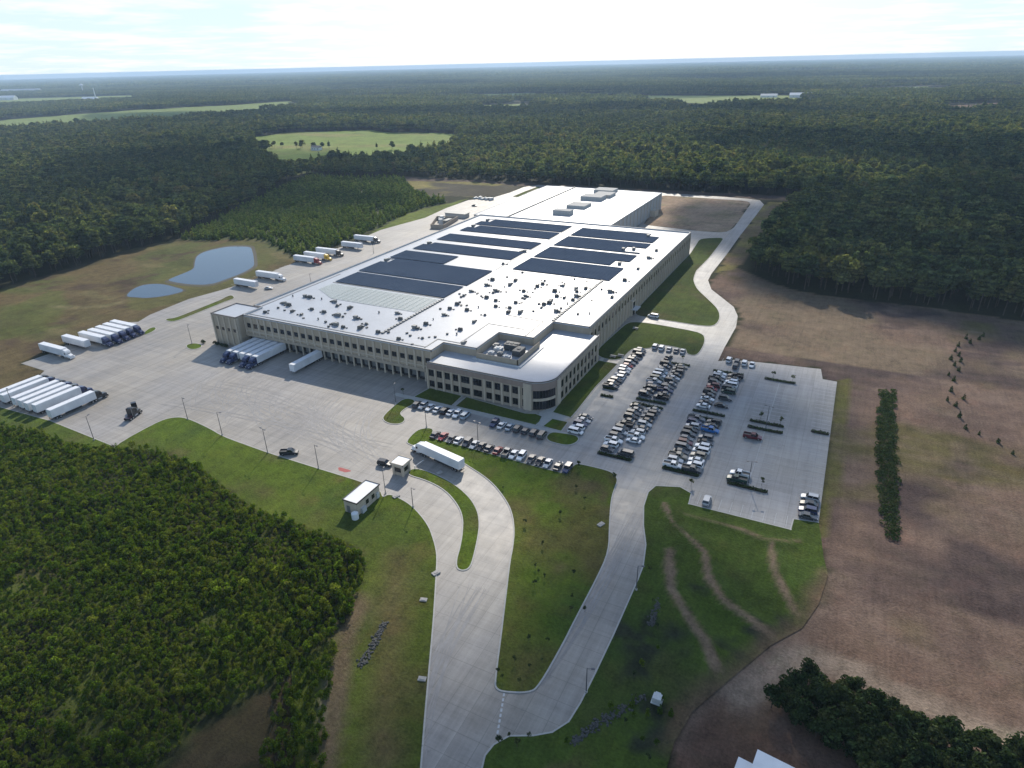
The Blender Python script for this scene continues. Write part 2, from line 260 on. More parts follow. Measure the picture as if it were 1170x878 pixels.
def roof_mat():
    m, nt, b = new_mat('white_roof_membrane'); p = wpos(nt); sep = nt.nodes.new('ShaderNodeSeparateXYZ'); nt.links.new(p, sep.inputs[0])
    f = mth(nt, 'FRACT', mth(nt, 'DIVIDE', sep.outputs[0], 3.0)); d = mth(nt, 'ABSOLUTE', mth(nt, 'SUBTRACT', f, 0.5)); seam = mth(nt, 'GREATER_THAN', d, 0.485)
    v = mrange(nt, noise(nt, p, 0.05, 6, 0.65), 0.3, 0.7, 0.90, 1.04); v = mth(nt, 'ADD', v, mrange(nt, noise(nt, p, 0.6, 5, 0.7), 0.3, 0.75, 0.04, -0.06))
    v = mth(nt, 'MULTIPLY', v, mrange(nt, seam, 0, 1, 1, 0.95))
    sc = nt.nodes.new('ShaderNodeVectorMath'); sc.operation = 'SCALE'; sc.inputs[0].default_value = (0.42, 0.435, 0.455); nt.links.new(v, sc.inputs['Scale'])
    nt.links.new(sc.outputs[0], b.inputs['Base Color']); b.inputs['Roughness'].default_value = 0.38; b.inputs['Specular IOR Level'].default_value = 0.5
    return m
def solar_mat():
    m, nt, b = new_mat('solar_glass'); p = wpos(nt); sep = nt.nodes.new('ShaderNodeSeparateXYZ'); nt.links.new(p, sep.inputs[0])
    f = mth(nt, 'FRACT', mth(nt, 'DIVIDE', sep.outputs[0], 1.98)); d = mth(nt, 'ABSOLUTE', mth(nt, 'SUBTRACT', f, 0.5)); fr = mth(nt, 'GREATER_THAN', d, 0.48)
    base = mixc(nt, mrange(nt, noise(nt, p, 0.08, 3), 0.3, 0.7), (0.050, 0.070, 0.106), (0.060, 0.082, 0.120))
    nt.links.new(mixc(nt, fr, base, (0.10, 0.12, 0.15)), b.inputs['Base Color']); b.inputs['Roughness'].default_value = 0.5; b.inputs['Specular IOR Level'].default_value = 0.0
    return m
def water_mat():
    m, nt, b = new_mat('pond_water'); p = wpos(nt)
    nt.links.new(mixc(nt, mrange(nt, noise(nt, p, 0.03, 4), 0.3, 0.7), (0.008, 0.026, 0.048), (0.014, 0.036, 0.060)), b.inputs['Base Color'])
    b.inputs['Roughness'].default_value = 0.06; b.inputs['IOR'].default_value = 1.33
    bp = N(nt, 'ShaderNodeBump'); bp.inputs['Strength'].default_value = 0.08; bp.inputs['Distance'].default_value = 0.1
    nt.links.new(noise(nt, p, 0.8, 4), bp.inputs['Height']); nt.links.new(bp.outputs[0], b.inputs['Normal'])
    return m
GREENS = [(0.0, (0.044, 0.068, 0.038)), (0.28, (0.068, 0.095, 0.048)), (0.50, (0.100, 0.122, 0.056)), (0.72, (0.140, 0.148, 0.060)), (0.90, (0.175, 0.152, 0.068)), (1.0, (0.18, 0.122, 0.066))]
YOUNG = [(0.0, (0.038, 0.074, 0.012)), (0.28, (0.074, 0.130, 0.017)), (0.56, (0.128, 0.184, 0.024)), (0.82, (0.175, 0.195, 0.038)), (0.92, (0.16, 0.14, 0.05)), (1.0, (0.13, 0.085, 0.05))]
M = dict(
    concrete=concrete_mat(), cover=cover_mat(), roof=roof_mat(), solar=solar_mat(), water=water_mat(),
    leaf=leaf_mat('forest_leaves', GREENS, 0.45), young=leaf_mat('young_leaves', YOUNG, 0.55), plantation=leaf_mat('plantation_needles', [(0, (0.055, 0.090, 0.026)), (0.5, (0.100, 0.140, 0.038)), (0.85, (0.145, 0.165, 0.052)), (1, (0.16, 0.13, 0.065))], 0.42),
    dark_leaf=leaf_mat('dark_leaves', [(0, (0.026, 0.046, 0.018)), (0.6, (0.046, 0.068, 0.026)), (1, (0.075, 0.078, 0.034))], 0.28),
    bark=simple('bark', (0.085, 0.065, 0.05), 0.95, var=0.3), kerb=simple('kerb_concrete', (0.40, 0.385, 0.35), 0.8, var=0.12),
    wall=facade_mat('tan_precast', (0.44, 0.36, 0.265)), wall2=facade_mat('grey_precast', (0.40, 0.335, 0.258)), band=facade_mat('brown_precast', (0.30, 0.235, 0.195)), pilaster=facade_mat('light_precast', (0.52, 0.445, 0.345)),
    metal_wall=facade_mat('pale_metal_siding', (0.46, 0.45, 0.42)), white_paint=simple('white_paint', (0.78, 0.78, 0.77), 0.4, var=0.06, scale=0.7),
    trailer=simple('trailer_white', (0.70, 0.71, 0.72), 0.42, var=0.16, scale=0.22), trailer_roof=simple('trailer_roof_white', (0.70, 0.71, 0.72), 0.45, var=0.08, scale=0.7),
    glass=simple('dark_glass', (0.012, 0.014, 0.017), 0.08, spec=0.6), frame=simple('dark_frame', (0.05, 0.047, 0.045), 0.5), rubber=simple('tyre_rubber', (0.018, 0.018, 0.018), 0.85), hub=simple('wheel_alloy', (0.45, 0.45, 0.46), 0.35, 0.8),
    steel=simple('galvanised_steel', (0.33, 0.34, 0.34), 0.5, 0.6, var=0.1), pole=simple('dark_pole_steel', (0.12, 0.12, 0.125), 0.5, 0.5), dark=simple('black_steel', (0.025, 0.025, 0.027), 0.6), lamp=simple('lamp_housing', (0.10, 0.10, 0.11), 0.5),
    unit=simple('rooftop_unit_grey', (0.20, 0.205, 0.20), 0.6, 0.2, var=0.15), unit_dark=simple('rooftop_unit_dark', (0.075, 0.08, 0.08), 0.6, var=0.2), unit_pale=simple('rooftop_unit_pale', (0.52, 0.53, 0.52), 0.55, var=0.1),
    coping=simple('metal_coping', (0.17, 0.15, 0.135), 0.55), parapet=simple('parapet_white', (0.50, 0.505, 0.50), 0.6, var=0.06), dock=simple('dock_door_grey', (0.17, 0.17, 0.165), 0.6, var=0.08), seal=simple('dock_seal_black', (0.02, 0.02, 0.022), 0.8),
    mulch=simple('dark_mulch', (0.028, 0.022, 0.018), 0.95, var=0.35), line=simple('stall_paint', (0.46, 0.47, 0.47), 0.7, var=0.1), red_paint=simple('red_ground_paint', (0.36, 0.085, 0.075), 0.8, var=0.3), yellow_paint=simple('orange_ground_paint', (0.26, 0.19, 0.11), 0.8, var=0.2),
    brick=facade_mat('tan_brick', (0.42, 0.35, 0.28)), sidewalk=simple('sidewalk_concrete', (0.40, 0.385, 0.345), 0.8, var=0.10, scale=0.8), shingle=simple('grey_shingle', (0.22, 0.20, 0.18), 0.9, var=0.15), stone=simple('pale_stone', (0.36, 0.34, 0.31), 0.9, var=0.25), tyre_mark=simple('worn_tyre_track', (0.245, 0.233, 0.22), 0.6, var=0.25, scale=0.4), rack=simple('pale_green_rack', (0.40, 0.47, 0.45), 0.6), riprap=simple('riprap_stone', (0.070, 0.070, 0.064), 0.9, var=0.35), silt=simple('pond_silt', (0.055, 0.048, 0.028), 0.9, var=0.2),
    light=simple('headlamp_glass', (0.7, 0.7, 0.68), 0.15), tail=simple('tail_lamp', (0.25, 0.015, 0.012), 0.2),
)
PAINT = {}
for k, c in dict(white=(0.78, 0.78, 0.77), silver=(0.46, 0.47, 0.48), grey=(0.16, 0.165, 0.175), dark_grey=(0.06, 0.062, 0.066), black=(0.016, 0.016, 0.018), red=(0.30, 0.018, 0.020), maroon=(0.12, 0.014, 0.022), blue=(0.03, 0.16, 0.42), navy=(0.022, 0.035, 0.10), tan=(0.34, 0.28, 0.20), green=(0.025, 0.06, 0.045), pale_blue=(0.36, 0.44, 0.50), yellow=(0.72, 0.46, 0.03)).items():
    PAINT[k] = simple(k + '_car_paint', c, 0.34, 0.0, coat=0.35)

# ---------------------------------------------------------------- mesh helper
class MB:
    def __init__(s): s.v, s.f, s.m, s.k = [], [], [], 0
    def mat(s, k): s.k = k; return s
    def add(s, vs, fs):
        o = len(s.v); s.v += [tuple(map(float, p)) for p in vs]; s.f += [tuple(o+i for i in f) for f in fs]; s.m += [s.k]*len(fs)
    def box(s, x0, x1, y0, y1, z0, z1, rot=0.0, pivot=None, taper=1.0):
        cx, cy = (x0+x1)/2, (y0+y1)/2
        vs = []
        for z, t in ((z0, 1.0), (z1, taper)):
            for x, y in ((x0, y0), (x1, y0), (x1, y1), (x0, y1)): vs.append((cx+(x-cx)*t, cy+(y-cy)*t, z))
        if rot:
            px, py = pivot or (cx, cy); c, n = math.cos(rot), math.sin(rot)
            vs = [(px+(x-px)*c-(y-py)*n, py+(x-px)*n+(y-py)*c, z) for x, y, z in vs]
        s.add(vs, [(3, 2, 1, 0), (4, 5, 6, 7), (0, 1, 5, 4), (1, 2, 6, 5), (2, 3, 7, 6), (3, 0, 4, 7)])
    def cyl(s, p0, p1, r0, r1=None, n=8, caps=True):
        r1 = r0 if r1 is None else r1
        p0, p1 = Vector(p0), Vector(p1); d = (p1-p0).normalized()
        a = d.orthogonal().normalized(); b = d.cross(a)
        vs = [p0+(a*math.cos(t)+b*math.sin(t))*r0 for t in [2*math.pi*i/n for i in range(n)]] + [p1+(a*math.cos(t)+b*math.sin(t))*r1 for t in [2*math.pi*i/n for i in range(n)]]
        fs = [(i, (i+1) % n, n+(i+1) % n, n+i) for i in range(n)]
        if caps: fs += [tuple(range(n))[::-1], tuple(range(n, 2*n))]
        s.add(vs, fs)
    def prism(s, poly, z0, z1):
        n = len(poly)
        if sum(poly[i][0]*poly[(i+1) % n][1]-poly[(i+1) % n][0]*poly[i][1] for i in range(n)) < 0: poly = poly[::-1]
        s.add([(x, y, z0) for x, y in poly]+[(x, y, z1) for x, y in poly], [tuple(range(n))[::-1], tuple(range(n, 2*n))]+[(i, (i+1) % n, n+(i+1) % n, n+i) for i in range(n)])
    def wallstrip(s, poly, z0, z1, t, closed=True):
        """thin wall of thickness t running along the outline, inside it"""
        n = len(poly); rng = range(n if closed else n-1)
        for i in rng:
            a, b = Vector((*poly[i], 0)), Vector((*poly[(i+1) % n], 0)); d = (b-a).normalized(); q = Vector((-d.y, d.x, 0))*t
            a2, b2 = a-d*0, b+d*0
            s.add([(*a2[:2], z0), (*b2[:2], z0), (*(b2+q)[:2], z0), (*(a2+q)[:2], z0), (*a2[:2], z1), (*b2[:2], z1), (*(b2+q)[:2], z1), (*(a2+q)[:2], z1)],
                  [(3, 2, 1, 0), (4, 5, 6, 7), (0, 1, 5, 4), (1, 2, 6, 5), (2, 3, 7, 6), (3, 0, 4, 7)])
    def loft(s, secs):
        """closed rings of equal count"""
        n = len(secs[0]); o = []
        vs = [p for r in secs for p in r]; fs = []
        for k in range(len(secs)-1):
            for i in range(n): fs.append((k*n+i, k*n+(i+1) % n, (k+1)*n+(i+1) % n, (k+1)*n+i))
        fs += [tuple(range(n))[::-1], tuple((len(secs)-1)*n+i for i in range(n))]
        s.add(vs, fs)
    def mesh(s, name, mats, smooth=False):
        me = bpy.data.meshes.new(name); me.from_pydata(s.v, [], s.f); 
        for m in mats: me.materials.append(m)
        if len(mats) > 1: me.polygons.foreach_set('material_index', s.m)
        bm = bmesh.new(); bm.from_mesh(me); bmesh.ops.recalc_face_normals(bm, faces=bm.faces); bm.to_mesh(me); bm.free()
        if smooth: me.polygons.foreach_set('use_smooth', [True]*len(me.polygons))
        me.update(); return me
    def build(s, name, mats, parent=None, origin=None, smooth=False):
        if not isinstance(mats, (list, tuple)): mats = [mats]
        if origin is not None: s.v = [(x-origin[0], y-origin[1], z-origin[2]) for x, y, z in s.v]
        return link(name, s.mesh(name, mats, smooth), parent)
def link(name, me, parent=None):
    o = bpy.data.objects.new(name, me); col.objects.link(o)
    if parent is not None: o.parent = parent
    return o
def tag(o, label=None, cat=None, group=None, kind=None):
    for k, v in (('label', label), ('category', cat), ('group', group), ('kind', kind)):
        if v: o[k] = v
    return o
def thing(name, loc, label, cat, rz=0.0, group=None):
    o = bpy.data.objects.new(name, None); o.empty_display_size = 0.5; col.objects.link(o)
    o.location = loc; o.rotation_euler = (0, 0, rz); return tag(o, label, cat, group)
KIDS = {}
def kids(o): return [c for c in bpy.data.objects if c.parent == o]
def snapshot(o): return (o, [(c, [(g, []) for g in kids(c)]) for c in kids(o)])
def dup(snap, loc, rz=0.0, scale=None, label=None, group=None, paint=None):
    def cp(node, par):
        o, ch = node; c = o.copy(); col.objects.link(c); c.parent = par
        if paint:
            for i, sl in enumerate(c.material_slots):
                if sl.material and sl.material.name.endswith('car_paint'): sl.link = 'OBJECT'; sl.material = paint
        for k in ch: cp(k, c)
        return c
    r = cp(snap, None); r.location = loc; r.rotation_euler = (0, 0, rz)
    if scale: r.scale = scale
    if label: r['label'] = label
    if group: r['group'] = group
    return r

# ---------------------------------------------------------------- numpy tools
def inpoly(x, y, poly):
    x = np.asarray(x, float); y = np.asarray(y, float); r = np.zeros(x.shape, bool); n = len(poly)
    for i in range(n):
        (x0, y0), (x1, y1) = poly[i], poly[(i+1) % n]
        if y0 == y1: continue
        k = (y0 > y) != (y1 > y); r ^= k & (x < (x1-x0)*(y-y0)/(y1-y0)+x0)
    return r
def polydist(x, y, line):
    d = np.full(np.shape(x), 1e9)
    for (x0, y0), (x1, y1) in zip(line[:-1], line[1:]):
        dx, dy = x1-x0, y1-y0; t = np.clip(((x-x0)*dx+(y-y0)*dy)/(dx*dx+dy*dy+1e-9), 0, 1)
        d = np.minimum(d, np.hypot(x-x0-t*dx, y-y0-t*dy))
    return d
def vnoise(x, y, s, seed=0):
    x = np.asarray(x, float)/s; y = np.asarray(y, float)/s
    xi, yi = np.floor(x), np.floor(y); fx, fy = x-xi, y-yi; fx = fx*fx*(3-2*fx); fy = fy*fy*(3-2*fy)
    def h(a, b):
        v = np.sin(a*127.1+b*311.7+seed*74.7)*43758.5453; return v-np.floor(v)
    return (h(xi, yi)*(1-fx)+h(xi+1, yi)*fx)*(1-fy)+(h(xi, yi+1)*(1-fx)+h(xi+1, yi+1)*fx)*fy
def fbm(x, y, s, seed=0): return (vnoise(x, y, s, seed)*0.5+vnoise(x, y, s/2.1, seed+3)*0.3+vnoise(x, y, s/4.3, seed+5)*0.2)
rng = np.random.default_rng(11)
def drop(x, y): return -(np.asarray(x, float)**2+np.asarray(y, float)**2)/(2*9500000.0)   # the earth curves away (less what the air bends back)
C_, Z_, TR = DATA['cover'], DATA['zones'], DATA['tracks']

# ---------------------------------------------------------------- ground cover colours (what grows or lies there)
GRASS = np.array((0.080, 0.118, 0.012)); DRYG = np.array((0.092, 0.090, 0.022)); SOIL = np.array((0.170, 0.118, 0.076)); PALE = np.array((0.26, 0.20, 0.15))
FLOOR = np.array((0.030, 0.032, 0.013)); DIRT = np.array((0.150, 0.099, 0.071)); MAUVE = np.array((0.108, 0.074, 0.060)); YEL = np.array((0.20, 0.165, 0.055)); DARKG = np.array((0.046, 0.076, 0.014))
def blend(c, w, k): return c+(k-c)*np.clip(w, 0, 1)[:, None]
def soft(x, y, poly, j=4.0, seed=1):
    return inpoly(x+(fbm(x, y, 9, seed)-0.5)*j*2, y+(fbm(x, y, 9, seed+9)-0.5)*j*2, poly).astype(float)
def cover_ground(x, y):
    c = np.tile(FLOOR, (len(x), 1)); n1 = fbm(x, y, 40, 2); n2 = fbm(x, y, 14, 5); n3 = fbm(x*0.3, y, 12, 8)
    w = soft(x, y, C_['left_field'], 3, 1)
    lf = np.tile(np.array((0.118, 0.088, 0.040)), (len(x), 1)); lf = blend(lf, (n1-0.45)*5, np.array((0.085, 0.092, 0.028))); lf = blend(lf, (n2-0.58)*6, np.array((0.075, 0.052, 0.032))); lf = blend(lf, (n3-0.62)*5, np.array((0.15, 0.125, 0.055)))
    c = c*(1-w[:, None])+lf*w[:, None]
    w = soft(x, y, C_['left_grass_a'], 5, 21)*0.7; c = blend(c, w, np.array((0.085, 0.095, 0.024)))
    w = soft(x, y, C_['pond_bank'], 3, 23)*0.75; c = blend(c, w, np.array((0.10, 0.100, 0.030)))
    w = soft(x, y, Z_['plant'], 5, 13); c = blend(c, w*0.9, np.array((0.085, 0.095, 0.034)))
    w = soft(x, y, Z_['young'], 4, 17); c = blend(c, w*np.clip((n2-0.30)*3, 0, 1), np.array((0.075, 0.095, 0.020))); c = blend(c, w*np.clip((n1-0.52)*5, 0, 0.8), np.array((0.085, 0.062, 0.034)))
    w = soft(x, y, C_['right_field'], 2.5, 3)
    rf = np.tile(DIRT, (len(x), 1)); rf = blend(rf, (n1-0.46)*6, MAUVE); rf = blend(rf, (fbm(x, y, 30, 14)-0.58)*6, np.array((0.105, 0.088, 0.036))); rf = blend(rf, (n3-0.6)*4, np.array((0.155, 0.108, 0.080))); rf = blend(rf, (fbm(x, y, 30, 31)-0.56)*8, np.array((0.074, 0.052, 0.046))); rf = blend(rf, (fbm(x*0.6, y, 9, 37)-0.60)*5, np.array((0.165, 0.115, 0.086))); rf = blend(rf, np.clip((96-y)/14, 0, 0.7)*(x < 25), np.array((0.105, 0.060, 0.040)))
    rf = blend(rf, np.clip((fbm(x, y, 60, 40)-0.42)*6, 0, 1)*(y > 265), np.array((0.165, 0.122, 0.080)))
    c = c*(1-w[:, None])+rf*w[:, None]
    for k, cc, j in (('back_plot', np.array((0.30, 0.215, 0.145)), 2), ('dry_strip', YEL, 3), ('yellow_field', np.array((0.19, 0.16, 0.05)), 4), ('lime_strip', np.array((0.12, 0.145, 0.028)), 2), ('north_strip', np.array((0.105, 0.075, 0.058)), 3), ('near_clear', np.array((0.062, 0.046, 0.024)), 5)):
        w = soft(x, y, C_[k], j, 5+len(k)); base = np.tile(cc, (len(x), 1)); base = blend(base, (n2-0.5)*4, cc*np.array((0.75, 0.85, 0.7))); base = blend(base, (n3-0.58)*5, cc*1.25)
        if k == 'yellow_field': base = blend(base, (n1-0.48)*8, np.array((0.07, 0.06, 0.04)))
        if k == 'dry_strip': base = blend(base, (n1-0.5)*6, np.array((0.17, 0.12, 0.075)))
        c = c*(1-w[:, None])+base*w[:, None]
    w = soft(x, y, C_['lot_edge'], 1.5, 41)*np.clip(0.5+(n2-0.4)*3, 0.2, 1); c = blend(c, w, np.array((0.115, 0.105, 0.032)))
    d = polydist(x, y, TR['sand'])+(n2-0.5)*4; c = blend(c, (4.6-d)/2.0, PALE); dd = np.abs(polydist(x, y, TR['sand'])-1.6); c = blend(c, (0.8-dd)*0.7*(d < 4), np.array((0.15, 0.11, 0.08)))
    d = polydist(x, y, TR['boundary'])+(n2-0.5)*2; c = blend(c, (2.4-d)/2*0.6, np.array((0.17, 0.12, 0.088)))
    d = polydist(x, y, TR['pondpath'])+(n2-0.5)*3; c = blend(c, (3.0-d)/2*0.6, np.array((0.17, 0.145, 0.07)))
    d = polydist(x, y, TR['fieldedge'])+(n2-0.5)*8; c = blend(c, (6-d)/6*0.8, np.array((0.05, 0.045, 0.025)))
    # tilled lines across the bare field
    rows = (np.sin(y*1.15+fbm(x, y, 30, 3)*5) > 0.55)*soft(x, y, C_['right_field'], 1, 77); c = blend(c, rows*0.16*(n1 > 0.4), np.array((0.19, 0.135, 0.10)))
    return c
def cover_lawn(x, y, kind=''):
    c = np.tile(GRASS, (len(x), 1)); n1 = fbm(x, y, 26, 12); n2 = fbm(x, y, 8, 15)
    c = blend(c, (n1-0.5)*3.2, DARKG); c = blend(c, (n2-0.57)*4, DRYG); c = blend(c, (fbm(x, y, 18, 19)-0.6)*5, np.array((0.10, 0.085, 0.035)))
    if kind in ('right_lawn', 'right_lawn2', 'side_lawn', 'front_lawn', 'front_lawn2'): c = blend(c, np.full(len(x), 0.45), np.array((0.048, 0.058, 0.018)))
    if kind == 'lower_right_lawn':
        c = blend(c, np.full(len(x), 0.6), np.array((0.046, 0.070, 0.014)))
        c = blend(c, (fbm(x, y, 7, 83)-0.60)*6*(y < 120), np.array((0.030, 0.036, 0.020)))
        for k, wd, st in (('t1', 1.0, 0.95), ('t2', 1.45, 0.85), ('t3', 0.8, 0.6), ('t4', 1.05, 0.75)):
            d = polydist(x, y, TR[k])+(n2-0.5)*1.6; c = blend(c, (wd-d)/0.7*st, SOIL*1.2)
        d = polydist(x, y, TR['boundary'])+(n2-0.5)*4; c = blend(c, (4.0-d)/3*0.7, np.array((0.13, 0.09, 0.055)))
        c = blend(c, (fbm(x, y, 12, 50)-0.60)*6*(y < 95), np.array((0.13, 0.085, 0.05)))
    if kind == 'left_lawn':
        d = polydist(x, y, TR['edge'])+(n2-0.5)*3; c = blend(c, (3.4-d)/2*0.95, np.array((0.155, 0.105, 0.075))); d2 = polydist(x, y, [(a_-2.6, b_) for a_, b_ in TR['edge']])+(n2-0.5)*2; c = blend(c, (0.7-d2)*0.9, np.array((0.26, 0.22, 0.17)))
        d = polydist(x, y, TR['lawnsoil1'])+(n2-0.5)*7; c = blend(c, (6-d)/4*0.55, np.array((0.12, 0.085, 0.045)))
        c = blend(c, np.clip((118-y)/60, 0, 0.35)+0*x, DRYG*0.8)
        d = np.abs(inpoly(x, y, Z_['young'])*1.0); c = blend(c, d*0.8, FLOOR)
    if kind == 'middle_lawn':
        c = blend(c, (fbm(x, y, 20, 61)-0.56)*4*(y < 140), np.array((0.095, 0.088, 0.024))); c = blend(c, (fbm(x, y, 9, 67)-0.70)*5, np.array((0.11, 0.085, 0.04)))
    if kind == 'lower_left_lawn': c = blend(c, np.full(len(x), 0.5), np.array((0.085, 0.115, 0.020)))
    return c
def set_cover(me, fn):
    n = len(me.vertices); co = np.empty(n*3); me.vertices.foreach_get('co', co); co = co.reshape(-1, 3)
    rgbv = np.clip(fn(co[:, 0], co[:, 1]), 0.004, 0.8); a = me.attributes.new('cover', 'FLOAT_COLOR', 'POINT')
    a.data.foreach_set('color', np.hstack([rgbv, np.ones((n, 1))]).astype(np.float32).ravel())

# ---------------------------------------------------------------- ground: one sheet out to the horizon
def spread(lo, hi, step, far):
    mid = list(np.arange(lo, hi+0.01, step)); d = step
    up = []; p = hi
    while p < far: d *= 1.33; p += d; up.append(p)
    d = step; dn = []; p = lo
    while p > -far: d *= 1.33; p -= d; dn.append(p)
    return np.array(dn[::-1]+mid+up)
gx, gy = [np.unique(np.clip(a_, -24000, 24000)) for a_ in (spread(-440, 150, 2.2, 24000), spread(10, 640, 2.2, 24000))]
X, Y = np.meshgrid(gx, gy); nx, ny = len(gx), len(gy)
verts = np.stack([X.ravel(), Y.ravel(), np.where(np.hypot(X, Y).ravel() > 1200, drop(X.ravel(), Y.ravel())-drop(1200, 0), 0)], 1)
idx = np.arange(nx*ny).reshape(ny, nx)
quads = np.stack([idx[:-1, :-1].ravel(), idx[:-1, 1:].ravel(), idx[1:, 1:].ravel(), idx[1:, :-1].ravel()], 1)
me = bpy.data.meshes.new('ground'); me.vertices.add(len(verts)); me.vertices.foreach_set('co', verts.ravel())
me.loops.add(quads.size); me.loops.foreach_set('vertex_index', quads.ravel().astype(np.int32)); me.polygons.add(len(quads))
me.polygons.foreach_set('loop_start', np.arange(0, quads.size, 4, dtype=np.int32)); me.update(calc_edges=True); me.materials.append(M['cover'])
set_cover(me, cover_ground); tag(link('ground', me), kind='structure')

def sheet(name, poly, z, mat, step=None, fn=None):
    bm = bmesh.new(); f = bm.faces.new([bm.verts.new((x, y, z)) for x, y in poly])
    bmesh.ops.triangulate(bm, faces=[f])
    if step:
        xs = [p[0] for p in poly]; ys = [p[1] for p in poly]
        for ax, lo, hi in ((0, min(xs), max(xs)), (1, min(ys), max(ys))):
            k = math.floor(lo/step)*step+step
            while k < hi:
                pt = (k, 0, 0) if ax == 0 else (0, k, 0); no = (1, 0, 0) if ax == 0 else (0, 1, 0)
                bmesh.ops.bisect_plane(bm, geom=bm.verts[:]+bm.edges[:]+bm.faces[:], plane_co=pt, plane_no=no); k += step
    bmesh.ops.recalc_face_normals(bm, faces=bm.faces)
    if bm.faces and sum(f.normal.z for f in bm.faces) < 0: bmesh.ops.reverse_faces(bm, faces=bm.faces)
    me = bpy.data.meshes.new(name); bm.to_mesh(me); bm.free(); me.materials.append(mat)
    if fn: set_cover(me, fn)
    return link(name, me)
def smooth_poly(poly, it=1):
    for _ in range(it):
        q = []
        for i in range(len(poly)):
            a, b = np.array(poly[i]), np.array(poly[(i+1) % len(poly)]); L = np.linalg.norm(b-a); t = min(0.25, 3.0/max(L, 0.1)) if L > 4 else 0.25
            q += [tuple(a+(b-a)*t), tuple(a+(b-a)*(1-t))]
        poly = q
    return poly
tag(sheet('paving', DATA['paved'], PZ, M['concrete']), kind='structure')
kb = MB(); ROUND = {'right_lawn', 'right_lawn2', 'island_lawn2', 'hook_lawn', 'middle_lawn', 'road_island', 'left_lawn', 'yard_island', 'yard_island2', 'yard_island3'}
LAWNS = {}
for k, poly in DATA['lawns'].items():
    if k in ROUND: poly = smooth_poly(poly, 2)
    LAWNS[k] = poly
for k, poly in LAWNS.items():
    nm = 'lawn'
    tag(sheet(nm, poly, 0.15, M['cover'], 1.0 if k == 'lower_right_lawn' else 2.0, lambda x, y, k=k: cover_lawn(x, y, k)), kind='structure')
    if k == 'lower_right_lawn':      # the graded slope is terraced by low earth berms
        me_ = col.objects[-1].data; nv = len(me_.vertices); cv = np.empty(nv*3); me_.vertices.foreach_get('co', cv); cv = cv.reshape(-1, 3)
        for t_, hh, ww in (('t1', 0.9, 2.6), ('t2', 0.8, 3.2), ('t3', 0.5, 2.2), ('t4', 0.7, 2.4)): cv[:, 2] += hh*np.exp(-(polydist(cv[:, 0], cv[:, 1], TR[t_])/ww)**2)*(0.7+0.6*fbm(cv[:, 0], cv[:, 1], 8, 3))*np.clip(polydist(cv[:, 0], cv[:, 1], list(poly)+[poly[0]])/5-0.2, 0, 1)
        me_.vertices.foreach_set('co', cv.ravel()); me_.update()
    n = len(poly); area = sum(poly[i][0]*poly[(i+1) % n][1]-poly[(i+1) % n][0]*poly[i][1] for i in range(n)); sg = 1 if area > 0 else -1
    for i in range(n):
        a, b = Vector((*poly[i], 0)), Vector((*poly[(i+1) % n], 0)); d = b-a
        if d.length < 0.02: continue
        d.normalize(); o = Vector((d.y, -d.x, 0))*sg; mid = (a+b)/2+o*0.9
        if not inpoly(np.array([mid.x]), np.array([mid.y]), DATA['paved'])[0]: continue
        if any(inpoly(np.array([mid.x]), np.array([mid.y]), q)[0] for q in LAWNS.values()): continue
        w = 0.32; a2, b2 = a-d*0.1, b+d*0.1
        kb.add([(a2.x, a2.y, 0), (b2.x, b2.y, 0), (b2.x+o.x*w, b2.y+o.y*w, 0), (a2.x+o.x*w, a2.y+o.y*w, 0), (a2.x, a2.y, 0.18), (b2.x, b2.y, 0.18), (b2.x+o.x*w, b2.y+o.y*w, 0.17), (a2.x+o.x*w, a2.y+o.y*w, 0.17)],
               [(3, 2, 1, 0), (4, 5, 6, 7), (0, 1, 5, 4), (1, 2, 6, 5), (2, 3, 7, 6), (3, 0, 4, 7)])
tag(sheet('dirt_plot', smooth_poly(C_['back_plot'], 1), 0.10, M['cover'], 3.0, cover_ground), kind='structure')
tag(kb.build('kerb', M['kerb']), kind='structure')
for k, poly in DATA['ponds'].items():
    tag(sheet('pond_bank', smooth_poly([(x+(x-sum(p[0] for p in poly)/len(poly))*0.085, y+(y-sum(p[1] for p in poly)/len(poly))*0.085) for x, y in poly], 2), 0.03, M['silt']), kind='structure')
    tag(sheet('pond_water', smooth_poly(poly, 2), 0.06, M['water']), kind='structure')
def cover_meadow(x, y):
    c = np.tile(np.array((0.165, 0.215, 0.045)), (len(x), 1)); n = fbm(x*0.5, y, 60, 4); c = blend(c, (n-0.5)*4, np.array((0.22, 0.205, 0.07))); return blend(c, (fbm(x, y, 90, 9)-0.55)*4, np.array((0.13, 0.19, 0.03)))
def gz(x, y): r_ = math.hypot(x, y); return float(drop(x, y)-drop(1200, 0)) if r_ > 1200 else 0.0
def ragged(poly, amp):
    q = []
    for i in range(len(poly)):
        a, b = np.array(poly[i], float), np.array(poly[(i+1) % len(poly)], float); n = max(1, int(np.linalg.norm(b-a)/22))
        for j in range(n):
            p = a+(b-a)*j/n; q.append((p[0]+(float(fbm(p[0:1], p[1:2], 45, 3)[0])-0.45)*amp*2, p[1]+(float(fbm(p[0:1], p[1:2], 45, 8)[0])-0.45)*amp*2))
    return q
for k in ('M1', 'M2'): DATA['meadows'][k] = ragged(DATA['meadows'][k], 22 if k == 'M1' else 40)
r_far = random.Random(21)
